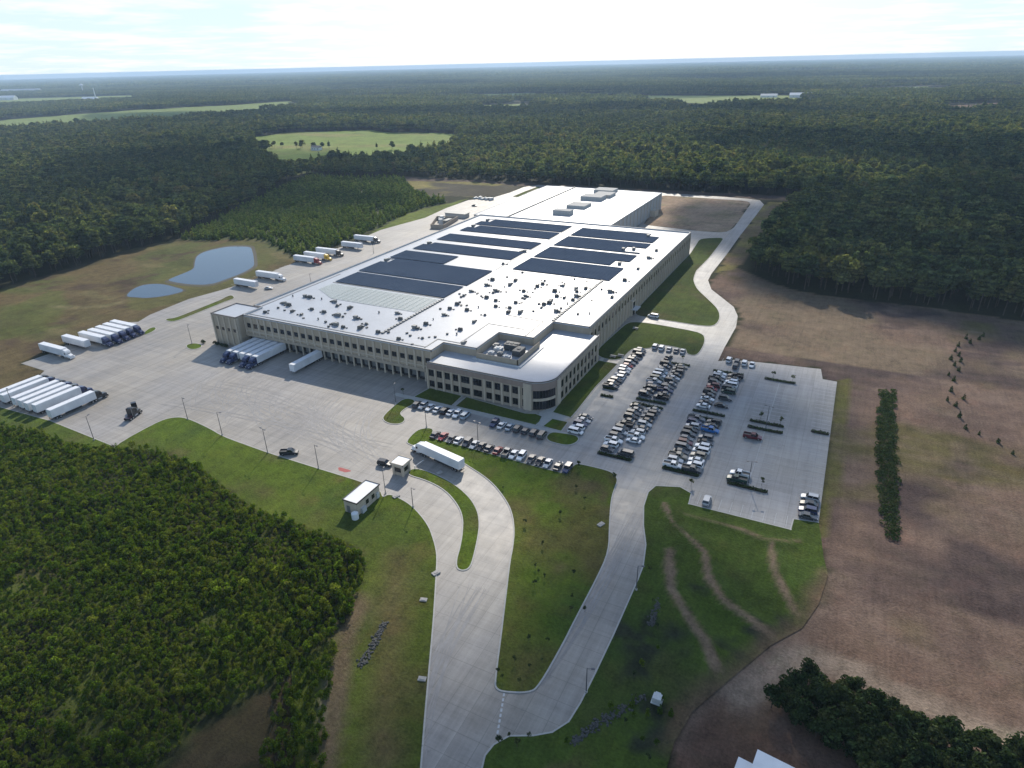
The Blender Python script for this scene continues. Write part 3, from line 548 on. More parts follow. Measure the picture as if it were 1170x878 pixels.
for i in range(22):          # small fields and clear cuts out in the far woods
    a_ = YAW+R(r_far.uniform(-38, 38)); d_ = 1750*(5.2**r_far.random()); cx_, cy_ = d_*math.sin(a_), d_*math.cos(a_); w_, h_ = d_*r_far.uniform(0.035, 0.10), d_*r_far.uniform(0.016, 0.034)+45
    if any(math.hypot(cx_-hx, cy_-hy) < 420 for hx, hy in ((-181, 2206), (-724, 1504), (-3600, 1950), (-2950, 1910), (-1500, 1600))): continue
    q_ = r_far.uniform(-0.3, 0.3)-a_
    DATA['meadows']['F%d' % i] = [(cx_+(w_*math.cos(t)*math.cos(q_)-h_*math.sin(t)*math.sin(q_))*k_, cy_+(w_*math.cos(t)*math.sin(q_)+h_*math.sin(t)*math.cos(q_))*k_) for t, k_ in [(j*math.pi/8, r_far.uniform(0.7, 1.25)) for j in range(16)]]
MEADOW = [DATA['meadows'][k] for k in DATA['meadows']]
for mi, (k, poly) in enumerate(DATA['meadows'].items()):
    far_ = math.hypot(*poly[0]); tag(sheet('meadow', poly, 0.25+0.03*mi+(gz(*poly[0])+far_/2500 if far_ > 1500 else 0), M['cover'], 12.0 if k in ('M1', 'M9') else None, cover_meadow if k in ('M1', 'M9') else (lambda x, y, k=k: np.tile(np.array((0.20, 0.13, 0.09) if k == 'M6' or (k[0] == 'F' and int(k[1:]) % 3 == 0) else (0.17, 0.215, 0.06)), (len(x), 1)))), kind='structure')
# sidewalks, a lighter pour beside the car rows
for pl in ([(-136.5, 169.6), (-68.2, 168.9), (-68.2, 171.0), (-136.5, 171.8)], [(-70.6, 187.5), (-68.7, 187.5), (-69.2, 247.2), (-71.2, 247.2)], [(-112.9, 171.9), (-111.4, 171.9), (-109.6, 179.3), (-111.4, 179.3)], [(-79.0, 171.0), (-73.5, 171.0), (-70.6, 187.4), (-78.5, 188.0), (-82.5, 180.0)], [(-78.6, 226.6), (-71.2, 225.8), (-71.2, 227.0), (-78.6, 228.0)], [(-78.6, 228.1), (-77.2, 228.1), (-77.6, 240.0), (-82.6, 241.5), (-82.6, 239.8), (-79.0, 238.5)]):
    tag(sheet('sidewalk', pl, PZ+0.012, M['sidewalk']), kind='structure')
# painted markings
mk = MB()
def stripe(x0, x1, y0, y1): mk.add([(x0, y0, PZ+0.05), (x1, y0, PZ+0.05), (x1, y1, PZ+0.05), (x0, y1, PZ+0.05)], [(0, 1, 2, 3)])
for x0, x1, y0, y1 in ((-69, -63.4, 207.5, 247), (-55.8, -50.3, 204, 237), (-50.1, -44.6, 204, 237), (-55.8, -50.3, 164.8, 198.5), (-50.1, -44.6, 164.8, 198.5), (-35.5, -30, 204, 236.5), (-29.8, -24.3, 204, 236.5), (-35.5, -30, 165, 197.5), (-29.8, -24.3, 165, 197.5), (-16.8, -11.4, 204.5, 237.5), (-11.2, -5.9, 204.5, 237.5), (-16.8, -11.4, 165, 197.5), (-11.2, -5.9, 165, 197.5), (1.8, 7.3, 205, 246), (1.8, 7.3, 155, 203)):
    y = y0
    while y < y1+0.1: stripe(x0, x1, y-0.05, y+0.05); y += 2.8
for x0, x1, y0, y1 in ((-126, -103, 164, 169), (-94, -73, 163.2, 168.2), (-108, -58.5, 148.8, 153.8), (-25, 1.2, 150.2, 155.2), (-34, -20, 246, 251), (-63, -49, 248, 252.5)):
    x = x0
    while x < x1+0.1: stripe(x-0.05, x+0.05, y0, y1); x += 2.8
for x in (-50.2, -29.9, -11.3): stripe(x-0.06, x+0.06, 164.8, 237.5)
for i in range(26): stripe(-301-0, -285, 244+i*4.1-0.08, 244+i*4.1+0.08) if i < 28 else None
for i in range(10): stripe(-236-4.1*i-0.08+4.1, -236-4.1*i+0.08+4.1, 104.5, 121)
for i in range(13): stripe(-70+i*0.001, -56, 100, 100.01) if False else None
tm = MB(); rr_ = random.Random(5)
TZ = [0.0]
def tyre(p0, p1, p2, w=0.34):
    pts = [((1-t)**2*p0[0]+2*t*(1-t)*p1[0]+t*t*p2[0], (1-t)**2*p0[1]+2*t*(1-t)*p1[1]+t*t*p2[1]) for t in [i/24 for i in range(25)]]
    for sd2 in (-0.95, 0.95):
        v = []; TZ[0] += 0.0004
        for i, (x, y) in enumerate(pts):
            a, b = pts[max(0, i-1)], pts[min(24, i+1)]; d = Vector((b[0]-a[0], b[1]-a[1], 0)).normalized(); q = Vector((-d.y, d.x, 0)); ww = w*(0.35+0.65*math.sin(math.pi*i/24))
            v += [(x+q.x*(sd2-ww/2), y+q.y*(sd2-ww/2), PZ+0.004+TZ[0]), (x+q.x*(sd2+ww/2), y+q.y*(sd2+ww/2), PZ+0.004+TZ[0])]
        tm.add(v, [(2*i, 2*i+1, 2*i+3, 2*i+2) for i in range(24)])
for i in range(26):
    xd = rr_.uniform(-215, -135); tyre((xd, 168), (xd+rr_.uniform(-6, 6), 140), (xd+rr_.uniform(10, 45), rr_.uniform(126, 140)))
for i in range(9): tyre((rr_.uniform(-120, -112), rr_.uniform(124, 138)), (-95, rr_.uniform(126, 134)), (-72+rr_.uniform(-6, 3), 105)) if False else tyre((rr_.uniform(-240, -150), rr_.uniform(128, 150)), (-180, rr_.uniform(125, 160)), (rr_.uniform(-140, -108), rr_.uniform(130, 142)))
for i in range(5): tyre((-64+rr_.uniform(-3, 8), 98), (-60+rr_.uniform(-3, 8), 78), (-56+rr_.uniform(-2, 8), 56))
for i in range(4): tyre((-37+rr_.uniform(-3, 3), 140), (-36+rr_.uniform(-3, 3), 110), (-38+rr_.uniform(-4, 3), 80))
tag(tm.build('tyre_marks', M['tyre_mark']), kind='structure')
tag(mk.build('parking_markings', M['line']), kind='structure')
st = MB(); a0, b0 = Vector((-42.0, 75.0, 0)), Vector((-39.1, 66.6, 0))
for i in range(9):
    p = a0+(b0-a0)*(i/8); st.box(p.x-0.18, p.x+0.18, p.y-0.34, p.y+0.34, PZ+0.004, PZ+0.01, 0.33)
tag(st.build('stop_line', M['line']), kind='structure')
rp = MB(); rp.prism([(-120.6+2.1*math.cos(t)*(1+0.25*math.sin(3*t)), 123.0+1.1*math.sin(t)*(1+0.3*math.cos(2*t))) for t in [i*2*math.pi/20 for i in range(20)]], PZ+0.003, PZ+0.007)
tag(rp.build('red_marking', M['red_paint']), kind='structure')
sd = MB(); sd.box(-48.7, -48.1, 50.0, 57.5, PZ+0.004, PZ+0.008, 0.42); tag(sd.build('road_arrow_marking', M['yellow_paint']), kind='structure')

# ---------------------------------------------------------------- main warehouse
WO = (-155.0, 290.0, 0.0)
ZR = 13.0
main_poly = [(-224.0, 184), (-128, 184), (-128, 192.4), (-113.5, 192.4), (-113.5, 210), (-98.6, 210), (-98.6, 229.3), (-83, 229.3), (-83, 402), (-229, 402), (-229, 195), (-224, 195)]
ware = thing('warehouse', WO, 'huge tan distribution warehouse with white roof carrying dark solar arrays', 'warehouse')
mb = MB()
up_poly = main_poly
mb.prism([(-224, 185.6), (-128, 185.6), (-128, 192.4), (-113.5, 192.4), (-113.5, 210), (-98.6, 210), (-98.6, 229.3), (-83, 229.3), (-83, 402), (-229, 402), (-229, 195), (-224, 195)], 0, 4.85)
mb.prism(main_poly, 4.852, ZR-0.02)
mb.build('wall', M['wall'], ware, WO)
roof = MB(); roof.prism([(x, y) for x, y in main_poly], ZR-0.015, ZR+0.05); roof_o = roof.build('roof', M['roof'], ware, WO)
pp = MB(); pp.wallstrip(main_poly, ZR+0.051, ZR+0.75, 0.4); pp.build('parapet', M['parapet'], ware, WO)
cp = MB()
for i in range(len(main_poly)):
    a, b = Vector((*main_poly[i], 0)), Vector((*main_poly[(i+1) % len(main_poly)], 0)); d = (b-a).normalized(); o = Vector((d.y, -d.x, 0))
    a, b = a-d*0.05, b+d*0.05
    cp.add([(*(a+o*0.08)[:2], ZR+0.5), (*(b+o*0.08)[:2], ZR+0.5), (*(b-o*0.12)[:2], ZR+0.5), (*(a-o*0.12)[:2], ZR+0.5), (*(a+o*0.08)[:2], ZR+0.8+0.001*i), (*(b+o*0.08)[:2], ZR+0.8+0.001*i), (*(b-o*0.12)[:2], ZR+0.8+0.001*i), (*(a-o*0.12)[:2], ZR+0.8+0.001*i)], [(4, 5, 6, 7), (0, 1, 5, 4), (2, 3, 7, 6)])
cp.build('coping', M['coping'], ware, WO)
# stair tower at the left corner
tw = MB(); tw.prism([(-239, 180), (-224, 180), (-224, 194.5), (-239, 194.5)], 0, 13.3); tw_o = tw.build('stair_tower', M['wall'], ware, WO)
t2 = MB(); t2.wallstrip([(-239, 180), (-224, 180), (-224, 194.5), (-239, 194.5)], 13.301, 13.7, 0.35); t2.build('tower_parapet', M['coping'], tw_o)
t3 = MB(); t3.prism([(-238.6, 180.4), (-224.4, 180.4), (-224.4, 194.1), (-238.6, 194.1)], 13.301, 13.36); t3.build('tower_roof', M['roof'], tw_o)
for o in kids(tw_o):
    for v in o.data.vertices: v.co -= Vector(WO)
pm = MB()
for i in range(5):
    x = -238.6+i*3.45; pm.box(x, x+0.8, 179.6, 180.02, 0, 13.0)
for y in (180.4, 184.2): pass
pm.box(-224.02, -223.6, 180.2, 181.0, 0, 13.0)
pm.build('tower_pilaster', M['pilaster'], tw_o, WO)
for i in range(4):
    x = -237.0+i*3.45
    w = MB(); w.box(x-0.1, x+1.5, 179.9, 179.98, 6.6, 8.0); w.build('window', M['glass'], ware, WO)
    w = MB(); w.box(x-0.4, x+1.9, 179.86, 179.985, 8.6, 12.3); w.build('tower_panel', M['wall2'], tw_o, WO)
# dock side: bays with upper windows, fascia, recessed doors
nb = 25; bx0, bw = -223.2, (95.2)/25
pil = MB()
for i in range(nb+1):
    x = bx0+i*bw; pil.box(max(x-0.42, -223.9), min(x+0.42, -128.1), 183.65, 184.02, 4.9, 12.9)
pil.build('pilaster', M['pilaster'], ware, WO)
fs = MB(); fs.box(-223.8, -128.1, 183.55, 184.015, 4.4, 5.6); fs.build('dock_fascia', M['wall2'], ware, WO)
fs = MB(); fs.box(-223.8, -128.1, 183.72, 184.012, 6.5, 7.0); fs.build('string_course', M['pilaster'], ware, WO)
for i in range(nb):
    x = bx0+i*bw+bw/2
    w = MB(); w.box(x-1.0, x+1.0, 183.88, 183.99, 8.2, 10.2); f = w.build('window', M['frame'], ware, WO)
    w = MB(); w.box(x-0.92, x-0.04, 183.84, 183.92, 8.28, 10.12); w.box(x+0.04, x+0.92, 183.84, 183.92, 8.28, 10.12); w.build('window_pane', M['glass'], f, WO)
for i in range(nb):
    x = bx0+i*bw+bw/2
    d = MB(); d.box(x-1.3, x+1.3, 185.5, 185.59, 1.2, 4.0); do = d.build('dock_door', M['dock'], ware, WO)
    d = MB(); d.box(x-1.75, x-1.32, 184.7, 185.59, 0.9, 4.4); d.box(x+1.32, x+1.75, 184.7, 185.59, 0.9, 4.4); d.box(x-1.75, x+1.75, 184.7, 185.58, 4.05, 4.42); d.box(x-1.2, x+1.2, 184.9, 185.58, 0.5, 1.15); d.build('dock_seal', M['seal'], do, WO)
    d = MB(); d.box(x+bw/2-0.28, x+bw/2+0.28, 184.3, 185.58, 0, 4.4); d.build('dock_pier', M['pilaster'], do, WO)
# right-hand facade
nr = 40; ry0, rw = 229.3, (402-229.3)/40
pil = MB()
for i in range(nr+1):
    y = ry0+i*rw; pil.box(-83.02, -82.62, max(y-0.36, 229.4), min(y+0.36, 401.9), 0, 12.7)
pil.build('side_pilaster', M['pilaster'], ware, WO)
bd = MB(); bd.box(-83.01, -82.8, 229.4, 401.9, 11.9, 12.6); bd.box(-83.01, -82.78, 229.4, 401.9, 6.9, 7.3); bd.build('side_band', M['wall2'], ware, WO)
for i in range(nr):
    y = ry0+i*rw+rw/2; w = MB(); w.box(-82.99, -82.92, y-0.8, y+0.8, 8.0, 10.4); f = w.build('window', M['frame'], ware, WO)
    w = MB(); w.box(-82.95, -82.88, y-0.7, y+0.7, 8.1, 10.3); w.build('window_pane', M['glass'], f, WO)
en = MB(); en.box(-83.0, -81.9, 283.0, 288.2, 0, 7.4); eo = en.build('side_entrance', M['pilaster'], ware, WO)
en = MB(); en.box(-81.92, -81.8, 284.2, 287.0, 0.15, 6.4); en.build('entrance_door', M['glass'], eo, WO)
en = MB(); en.box(-82.6, -79.4, 282.6, 288.6, 3.3, 3.6); en.build('entrance_canopy', M['parapet'], eo, WO)
# solar tables on the roof
def solar(x0, x1, y0, y1, notch=None):
    s = MB(); y = y0; tilt = 0.012
    while y+1.0 <= y1+0.01:
        xa, xb = x0, x1
        segs = [(xa, xb)]
        if notch and notch[2] < y+0.5 < notch[3]: segs = [(xa, notch[0]), (notch[1], xb)]
        for a, b in segs:
            if b-a < 1: continue
            s.add([(a, y, ZR+0.42+tilt), (b, y, ZR+0.42+tilt), (b, y+1.0, ZR+0.42), (a, y+1.0, ZR+0.42), (a, y, ZR+0.38+tilt), (b, y, ZR+0.38+tilt), (b, y+1.0, ZR+0.38), (a, y+1.0, ZR+0.38)], [(0, 1, 2, 3), (7, 6, 5, 4), (0, 4, 5, 1), (1, 5, 6, 2), (2, 6, 7, 3), (3, 7, 4, 0)])
        y += 1.05
    s.build('solar_array', M['solar'], ware, WO)
for x0, x1, y0, y1, n in ((-148.5, -97.5, 369.8, 391.5, (-104, -97.6, 384, 392)), (-148.5, -97.5, 343.8, 367.0, (-108, -98, 346, 356)), (-148.5, -97.5, 317.0, 341.0, (-105, -97.6, 317, 326)), (-148.5, -96.5, 291.3, 314.5, None),
                       (-218.5, -156.3, 375.2, 393.0, (-218.4, -212, 385, 392)), (-218.5, -156.3, 356.0, 373.5, (-218.4, -213, 366, 373)), (-219.5, -156.5, 330.5, 347.2, None), (-220.5, -157, 306.5, 324.0, (-220.4, -216, 318, 323)), (-221.5, -186.5, 286.0, 302.0, None), (-221, -156, 258.2, 285.0, (-221, -216, 277, 283.1)), (-219.5, -156.5, 238.2, 256.8, None)):
    solar(x0, x1, y0, y1, n)
rk = MB()
for i in range(20):
    y = 217.6+i*0.92; rk.box(-219+max(0, (9-i))*1.6, -157.5, y, y+0.34, ZR+0.22, ZR+0.27)
for i in range(16):
    x = -204+i*3.0; rk.box(x, x+0.08, 217.6, 235.3, ZR+0.06, ZR+0.24)
rk.build('solar_rack', M['rack'], ware, WO)
# cable trays and the low roof joints
ct = MB(); ct2 = MB()
ct.box(-156.4, -155.5, 191.5, 237, ZR+0.06, ZR+0.16)
for i in range(23):
    y = 191.5+i*2.0; ct.box(-156.5, -155.4, y, y+1.2, ZR+0.05, ZR+0.55)
ct2.box(-100.0, -99.2, 231, 290, ZR+0.06, ZR+0.16)
for i in range(30):
    y = 231+i*2.0; ct2.box(-99.6-0.6, -99.6+0.6, y, y+1.2, ZR+0.06, ZR+0.55)
ct.build('cable_tray', M['unit'], ware, WO); ct2.build('cable_tray', M['unit'], ware, WO)
jl = MB()
for (a, b) in (((-122.5, 196), (-122.5, 218)), ((-122.5, 218), (-106.5, 218)), ((-119.5, 230), (-102.8, 229)), ((-103, 212), (-103, 229)), ((-132.5, 186.2), (-132.5, 195.5)), ((-132.5, 195.5), (-122.5, 195.5)), ((-223, 187), (-132.5, 187)), ((-226, 197), (-226, 250)), ((-147, 288.5), (-113, 288.5)), ((-94.6, 292), (-94.6, 396)), ((-220, 237.4), (-157.5, 237.4)), ((-156, 288), (-156, 394))):
    d = Vector((b[0]-a[0], b[1]-a[1], 0)); L = d.length; ang = math.atan2(d.y, d.x); cx, cy = (a[0]+b[0])/2, (a[1]+b[1])/2
    jl.box(cx-L/2, cx+L/2, cy-0.22, cy+0.22, ZR+0.055, ZR+0.20, ang)
jl.build('roof_joint', M['unit'], ware, WO)
# rooftop fan units: a few kinds, each a sub-part of the roof
def unit_mesh(k):
    u = MB()
    if k == 0:
        u.box(-1.1, 1.1, -0.8, 0.8, 0.05, 0.35); u.mat(1).box(-0.95, 0.95, -0.7, 0.7, 0.35, 1.35); u.mat(0).cyl((-0.4, 0, 1.35), (-0.4, 0, 1.6), 0.42, n=10); u.cyl((0.5, 0, 1.35), (0.5, 0, 1.6), 0.42, n=10)
    elif k == 1:
        u.box(-0.7, 0.7, -0.7, 0.7, 0.05, 0.4); u.mat(1).cyl((0, 0, 0.4), (0, 0, 0.95), 0.65, 0.8, 10); u.mat(0).cyl((0, 0, 0.95), (0, 0, 1.2), 0.8, 0.35, 10)
    elif k == 2:
        u.box(-1.5, 0.2, -0.7, 0.7, 0.05, 1.5); u.mat(1).box(0.2, 1.5, -0.55, 0.55, 0.3, 1.0); u.mat(0).box(-1.9, -1.5, -0.5, 0.5, 0.6, 1.3)
    else:
        u.mat(1).cyl((0, 0, 0.05), (0, 0, 0.75), 0.3, n=8); u.mat(0).cyl((0, 0, 0.75), (0, 0, 1.0), 0.5, 0.2, 8)
    if k != 3: u.mat(1).box(2.0, 2.7, -0.2, 0.5, 0.05, 0.55); u.box(1.1, 2.0, 0.05, 0.2, 0.1, 0.22)
    return u.mesh('rooftop_unit', [M['unit'], M['unit_dark']])
UM = [unit_mesh(k) for k in range(4)]
for i, (x, y) in enumerate(DATA['roof_units']):
    if not inpoly(np.array([x]), np.array([y]), main_poly)[0]: continue
    o = link('rooftop_unit', UM[(0, 1, 2, 0, 3, 2, 0)[i % 7]], roof_o); o.location = (x-WO[0], y-WO[1], ZR+0.0); o.rotation_euler = (0, 0, random.choice((0, 0.05, math.pi/2, math.pi))); s = random.uniform(0.72, 1.0); o.scale = (s, s, s)
vp_ = MB(); rv_ = random.Random(9)
for i in range(100):
    x, y = rv_.uniform(-220, -86), rv_.uniform(187, 290)
    if not inpoly(np.array([x]), np.array([y]), main_poly)[0] or (x < -156 and y > 214) or (y < 232 and x > -124): continue
    vp_.box(x-0.45, x+0.45, y-0.35, y+0.35, ZR+0.051, ZR+rv_.uniform(0.35, 0.8), rv_.choice((0, 0.4, 1.2)))
tag(vp_.build('roof_vent', M['unit_dark'], roof_o, WO), kind='stuff')
for x, y in ((-104, 384), (-103, 352), (-108, 349), (-101, 321), (-215.5, 388), (-216, 369.5), (-218, 320.5), (-219, 280)):
    o = link('rooftop_unit', UM[2], roof_o); o.location = (x-WO[0], y-WO[1], ZR); o.rotation_euler = (0, 0, 1.57)

# ---------------------------------------------------------------- rear warehouse
RO = (-185.0, 470.0, 0.0); ZB = 12.6
rear = thing('rear_warehouse', RO, 'plain white roofed rear warehouse with pale metal walls behind the solar roof', 'warehouse')
rp_ = [(-235, 403.5), (-135, 403.5), (-135, 530), (-235, 530)]
mb = MB(); mb.prism(rp_, 0, ZB); mb.build('wall', M['metal_wall'], rear, RO)
mb = MB(); mb.prism([(-235.2, 403.4), (-134.8, 403.4), (-134.8, 530.2), (-235.2, 530.2)], ZB+0.002, ZB+0.12); rr = mb.build('roof', M['roof'], rear, RO)
mb = MB(); mb.wallstrip([(-235.1, 403.45), (-134.9, 403.45), (-134.9, 530.1), (-235.1, 530.1)], ZB+0.121, ZB+0.35, 0.3); mb.build('parapet', M['parapet'], rear, RO)
mb = MB(); mb.box(-209.6, -208.8, 404, 529.5, ZB+0.121, ZB+0.85); mb.build('expansion_wall', M['unit'], rear, RO)
for x0, x1, y0, y1, h in ((-183.6, -170.8, 424, 431, 3.2), (-183.3, -169.3, 448, 462, 2.2), (-185, -168.4, 480, 492, 3.0), (-180, -166, 494, 508, 2.4), (-186, -170, 512, 525, 2.6)):
    mb = MB(); mb.box(x0, x1, y0, y1, ZB+0.12, ZB+h); po = mb.build('penthouse', M['metal_wall'], rr, RO)
mb = MB()
for i in range(15): mb.box(-134.98, -134.7, 406+i*8.4, 406.3+i*8.4, 0, ZB-0.1)
mb.build('wall_rib', M['pilaster'], rear, RO)
mb = MB(); mb.box(-134.9, -130.8, 498, 507, 0, 4.6); mb.build('side_annex', M['pilaster'], rear, RO)

# ---------------------------------------------------------------- office wing
OO = (-103.0, 203.0, 0.0); ZO = 10.3
office = thing('office_building', OO, 'two storey tan office wing with a rounded glass entrance corner', 'office')
arc = [(-87+8*math.sin(t), 188-8*math.cos(t)) for t in [i*math.pi/2/10 for i in range(11)]]
opoly = [(-127.6, 180)]+[(x, y) for x, y in arc]+[(-79, 229.5), (-98.4, 229.5), (-98.4, 210.2), (-113.3, 210.2), (-113.3, 192.6), (-127.6, 192.6)]
wl = MB(); wl.prism(opoly, 0, ZO); wl.build('wall', M['wall2'], office, OO)
orf = MB(); orf.prism([(x, y) for x, y in opoly], ZO+0.002, ZO+0.06); orf_o = orf.build('roof', M['roof'], office, OO)
op = MB(); op.wallstrip(opoly[:13], ZO+0.061, ZO+0.6, 0.35, closed=False); op.build('parapet', M['parapet'], office, OO)
cpz = MB()
for i in range(12):
    a, b = Vector((*opoly[i], 0)), Vector((*opoly[i+1], 0)); d = (b-a).normalized(); o = Vector((d.y, -d.x, 0)); a, b = a-d*0.03, b+d*0.03
    cpz.add([(*(a+o*0.12)[:2], ZO+0.25), (*(b+o*0.12)[:2], ZO+0.25), (*(b-o*0.1)[:2], ZO+0.25), (*(a-o*0.1)[:2], ZO+0.25), (*(a+o*0.12)[:2], ZO+0.66+0.001*i), (*(b+o*0.12)[:2], ZO+0.66+0.001*i), (*(b-o*0.1)[:2], ZO+0.66+0.001*i), (*(a-o*0.1)[:2], ZO+0.66+0.001*i)], [(4, 5, 6, 7), (0, 1, 5, 4), (2, 3, 7, 6), (0, 3, 2, 1)])
cpz.build('coping', M['coping'], office, OO)
fb = MB(); fb.box(-127.5, -87.2, 179.75, 180.01, 8.5, 10.2); 
for i in range(10):
    a, b = arc[i], arc[i+1]; fb.add([(a[0]*1.0+0.0, a[1]-0.0, 7.9)]*0, [])
fb.build('fascia', M['band'], office, OO)
cf = MB()
def arcpt(r, t): return (-87+r*math.sin(t), 188-r*math.cos(t))
for i in range(12):
    t0, t1 = i*math.pi/24, (i+1)*math.pi/24
    p = [arcpt(8.25, t0), arcpt(8.25, t1), arcpt(7.95, t1), arcpt(7.95, t0)]
    cf.add([(*q, 7.6) for q in p]+[(*q, 10.25) for q in p], [(3, 2, 1, 0), (4, 5, 6, 7), (0, 1, 5, 4), (2, 3, 7, 6)])
cf.build('corner_fascia', M['band'], office, OO)
cg = MB(); cb = MB()
for i in range(12):
    t0, t1 = i*math.pi/24, (i+1)*math.pi/24
    if 2 <= i <= 9:
        p = [arcpt(8.06, t0), arcpt(8.06, t1)]
        for z0, z1 in ((0.3, 3.6), (4.6, 7.55)): cg.add([(*p[0], z0), (*p[1], z0), (*p[1], z1), (*p[0], z1)], [(0, 1, 2, 3)])
        q = [arcpt(8.3, t0), arcpt(8.3, t1), arcpt(7.95, t1), arcpt(7.95, t0)]
        cb.add([(*r, 3.62) for r in q]+[(*r, 4.58) for r in q], [(3, 2, 1, 0), (4, 5, 6, 7), (0, 1, 5, 4), (2, 3, 7, 6)])
cgo = cg.build('entrance_glazing', M['glass'], office, OO); cb.build('entrance_band', M['pilaster'], office, OO)
mu = MB()
for i in range(2, 11):
    x, y = arcpt(8.1, i*math.pi/24); mu.cyl((x, y, 0.2), (x, y, 7.6), 0.09, n=6)
mu.build('mullion', M['frame'], cgo, OO)
for t, nm in ((0.02, 'corner_pier'), (math.pi/2-0.02, 'corner_pier')):
    x, y = arcpt(8.2, t); w = MB(); w.box(x-1.5 if t < 1 else x-0.5, x+1.5 if t < 1 else x+0.4, y-0.4 if t < 1 else y-1.2, y+0.5 if t < 1 else y+1.2, 0, ZO-0.3); w.build(nm, M['pilaster'], office, OO)
fx = [(-126.0+i*3.45, 2.1) for i in range(4)]+[(-111.6, 3.4), (-106.6, 3.4)]+[(-102.0+i*3.45, 2.1) for i in range(4)]
pil = MB(); edges = sorted(set([round(x-w/2-0.62, 2) for x, w in fx]+[round(fx[-1][0]+1.67, 2)]))
for x in edges: pil.box(x-0.3, x+0.3, 179.6, 180.02, 0, 8.45)
pil.build('pilaster', M['pilaster'], office, OO)
for x, w in fx:
    for z0, z1 in ((1.0, 3.5), (5.3, 7.9)):
        g = MB(); g.box(x-w/2, x+w/2, 179.9, 179.98, z0, z1); f = g.build('window', M['frame'], office, OO)
        g = MB(); n = 2 if w < 3 else 3
        for j in range(n): g.box(x-w/2+0.06+j*w/n, x-w/2+(j+1)*w/n-0.06, 179.86, 179.93, z0+0.08, z1-0.08)
        g.build('window_pane', M['glass'], f, OO)
for z0, z1 in ((1.0, 3.6), (5.3, 7.9)):
    g = MB(); g.box(-88.9, -88.3, 179.88, 179.97, z0, z1); g.build('window', M['glass'], office, OO)
sy = [191.5+i*3.75 for i in range(10)]
pil = MB()
for y in sy+[sy[-1]+3.75]: pil.box(-79.02, -78.6, max(y-2.15, 189.4), y-1.6, 0, 8.6)
pil.build('side_pilaster', M['pilaster'], office, OO)
fb = MB(); fb.box(-79.01, -78.75, 189.6, 229.4, 8.6, 10.2); fb.build('side_fascia', M['wall2'], office, OO)
for y in sy:
    for z0, z1 in ((1.0, 3.5), (5.3, 7.9)):
        g = MB(); g.box(-78.98, -78.9, y-1.0, y+1.0, z0, z1); f = g.build('window', M['frame'], office, OO)
        g = MB(); g.box(-78.93, -78.86, y-0.92, y-0.05, z0+0.08, z1-0.08); g.box(-78.93, -78.86, y+0.05, y+0.92, z0+0.08, z1-0.08); g.build('window_pane', M['glass'], f, OO)
# screened mechanical yard on the office roof
sc_ = MB(); sc_.wallstrip([(-113.1, 191.0), (-96.0, 191.0), (-96.0, 210.2)], ZO+0.06, ZO+2.2, 0.3, closed=False); sc_.build('screen_wall', M['wall'], orf_o, OO)
sc_ = MB(); sc_.box(-114, -94.2, 189.6, 190.4, ZO+0.061, ZO+0.42); sc_.box(-94.9, -94.2, 190.41, 210, ZO+0.061, ZO+0.42); sc_.build('roof_curb', M['unit_pale'], orf_o, OO)
for k, (x, y, sx, sy_, h, mt) in enumerate(((-104.5, 203.5, 5.5, 3.6, 2.6, 'unit_dark'), (-100.2, 200.5, 3.2, 5.0, 2.3, 'unit_dark'), (-108.5, 200.0, 3.0, 2.2, 1.6, 'unit_pale'), (-109.5, 196.0, 2.2, 1.8, 1.3, 'unit_pale'), (-106.0, 196.5, 2.0, 1.6, 1.5, 'unit'), (-102.5, 195.2, 2.6, 1.6, 1.2, 'unit_pale'), (-111.2, 203, 1.8, 2.6, 1.4, 'unit'))):
    u = MB(); u.box(x-sx/2, x+sx/2, y-sy_/2, y+sy_/2, ZO+0.3, ZO+h); u.box(x-sx/2+0.2, x+sx/2-0.2, y-sy_/2+0.2, y+sy_/2-0.2, ZO+0.06, ZO+0.3)
    n = max(1, int(sx//1.7))
    for j in range(n): u.cyl((x-sx/2+(j+0.5)*sx/n, y, ZO+h), (x-sx/2+(j+0.5)*sx/n, y, ZO+h+0.25), min(0.75, sy_*0.38), n=12)
    u.build('chiller' if mt == 'unit_dark' else 'air_handler', M[mt], orf_o, OO)
ds = MB()
for i in range(12): ds.cyl((-110+i*0.9, 193.4, ZO+0.5), (-110+i*0.9, 206, ZO+0.5), 0.09, n=6) if i % 3 == 0 else None
ds.build('pipe_run', M['unit_pale'], orf_o, OO)

# ---------------------------------------------------------------- small buildings
g = thing('guard_house', (-104, 129.3, PZ), 'small white flat roofed guard house on the gate island', 'guard house')
mb = MB(); 
for sx in (-1, 1):
    for sy2 in (-1, 1): mb.box(sx*1.55-0.35, sx*1.55+0.35, sy2*1.5-0.35, sy2*1.5+0.35, 0, 3.6)
mb.box(-1.6, 1.6, -1.6, 1.6, 0, 1.0); mb.box(-1.85, 1.85, -1.8, 1.8, 2.75, 3.6); mb.build('wall', M['pilaster'], g)
mb = MB(); mb.box(-1.5, 1.5, -1.5, 1.5, 1.0, 2.74); mb.build('window', M['glass'], g)
mb = MB(); mb.box(-2.3, 2.3, -2.2, 2.2, 3.6, 4.1); mb.build('roof', M['white_paint'], g)
mb = MB(); mb.wallstrip([(-2.35, -2.25), (2.35, -2.25), (2.35, 2.25), (-2.35, 2.25)], 3.7, 4.25, 0.2); mb.build('roof_edge', M['pilaster'], g)
mb = MB(); mb.cyl((2.5, 3.2, 0), (2.5, 3.2, 1.1), 0.14, n=8); mb.cyl((2.5, 3.2, 1.0), (3.4, 6.6, 1.4), 0.07, n=6); mb.build('barrier_arm', M['white_paint'], g)
g = thing('pump_house', (-104.7, 112.0, 0.14), 'long beige pump house with flat white roof on the lawn beside the gate', 'building')
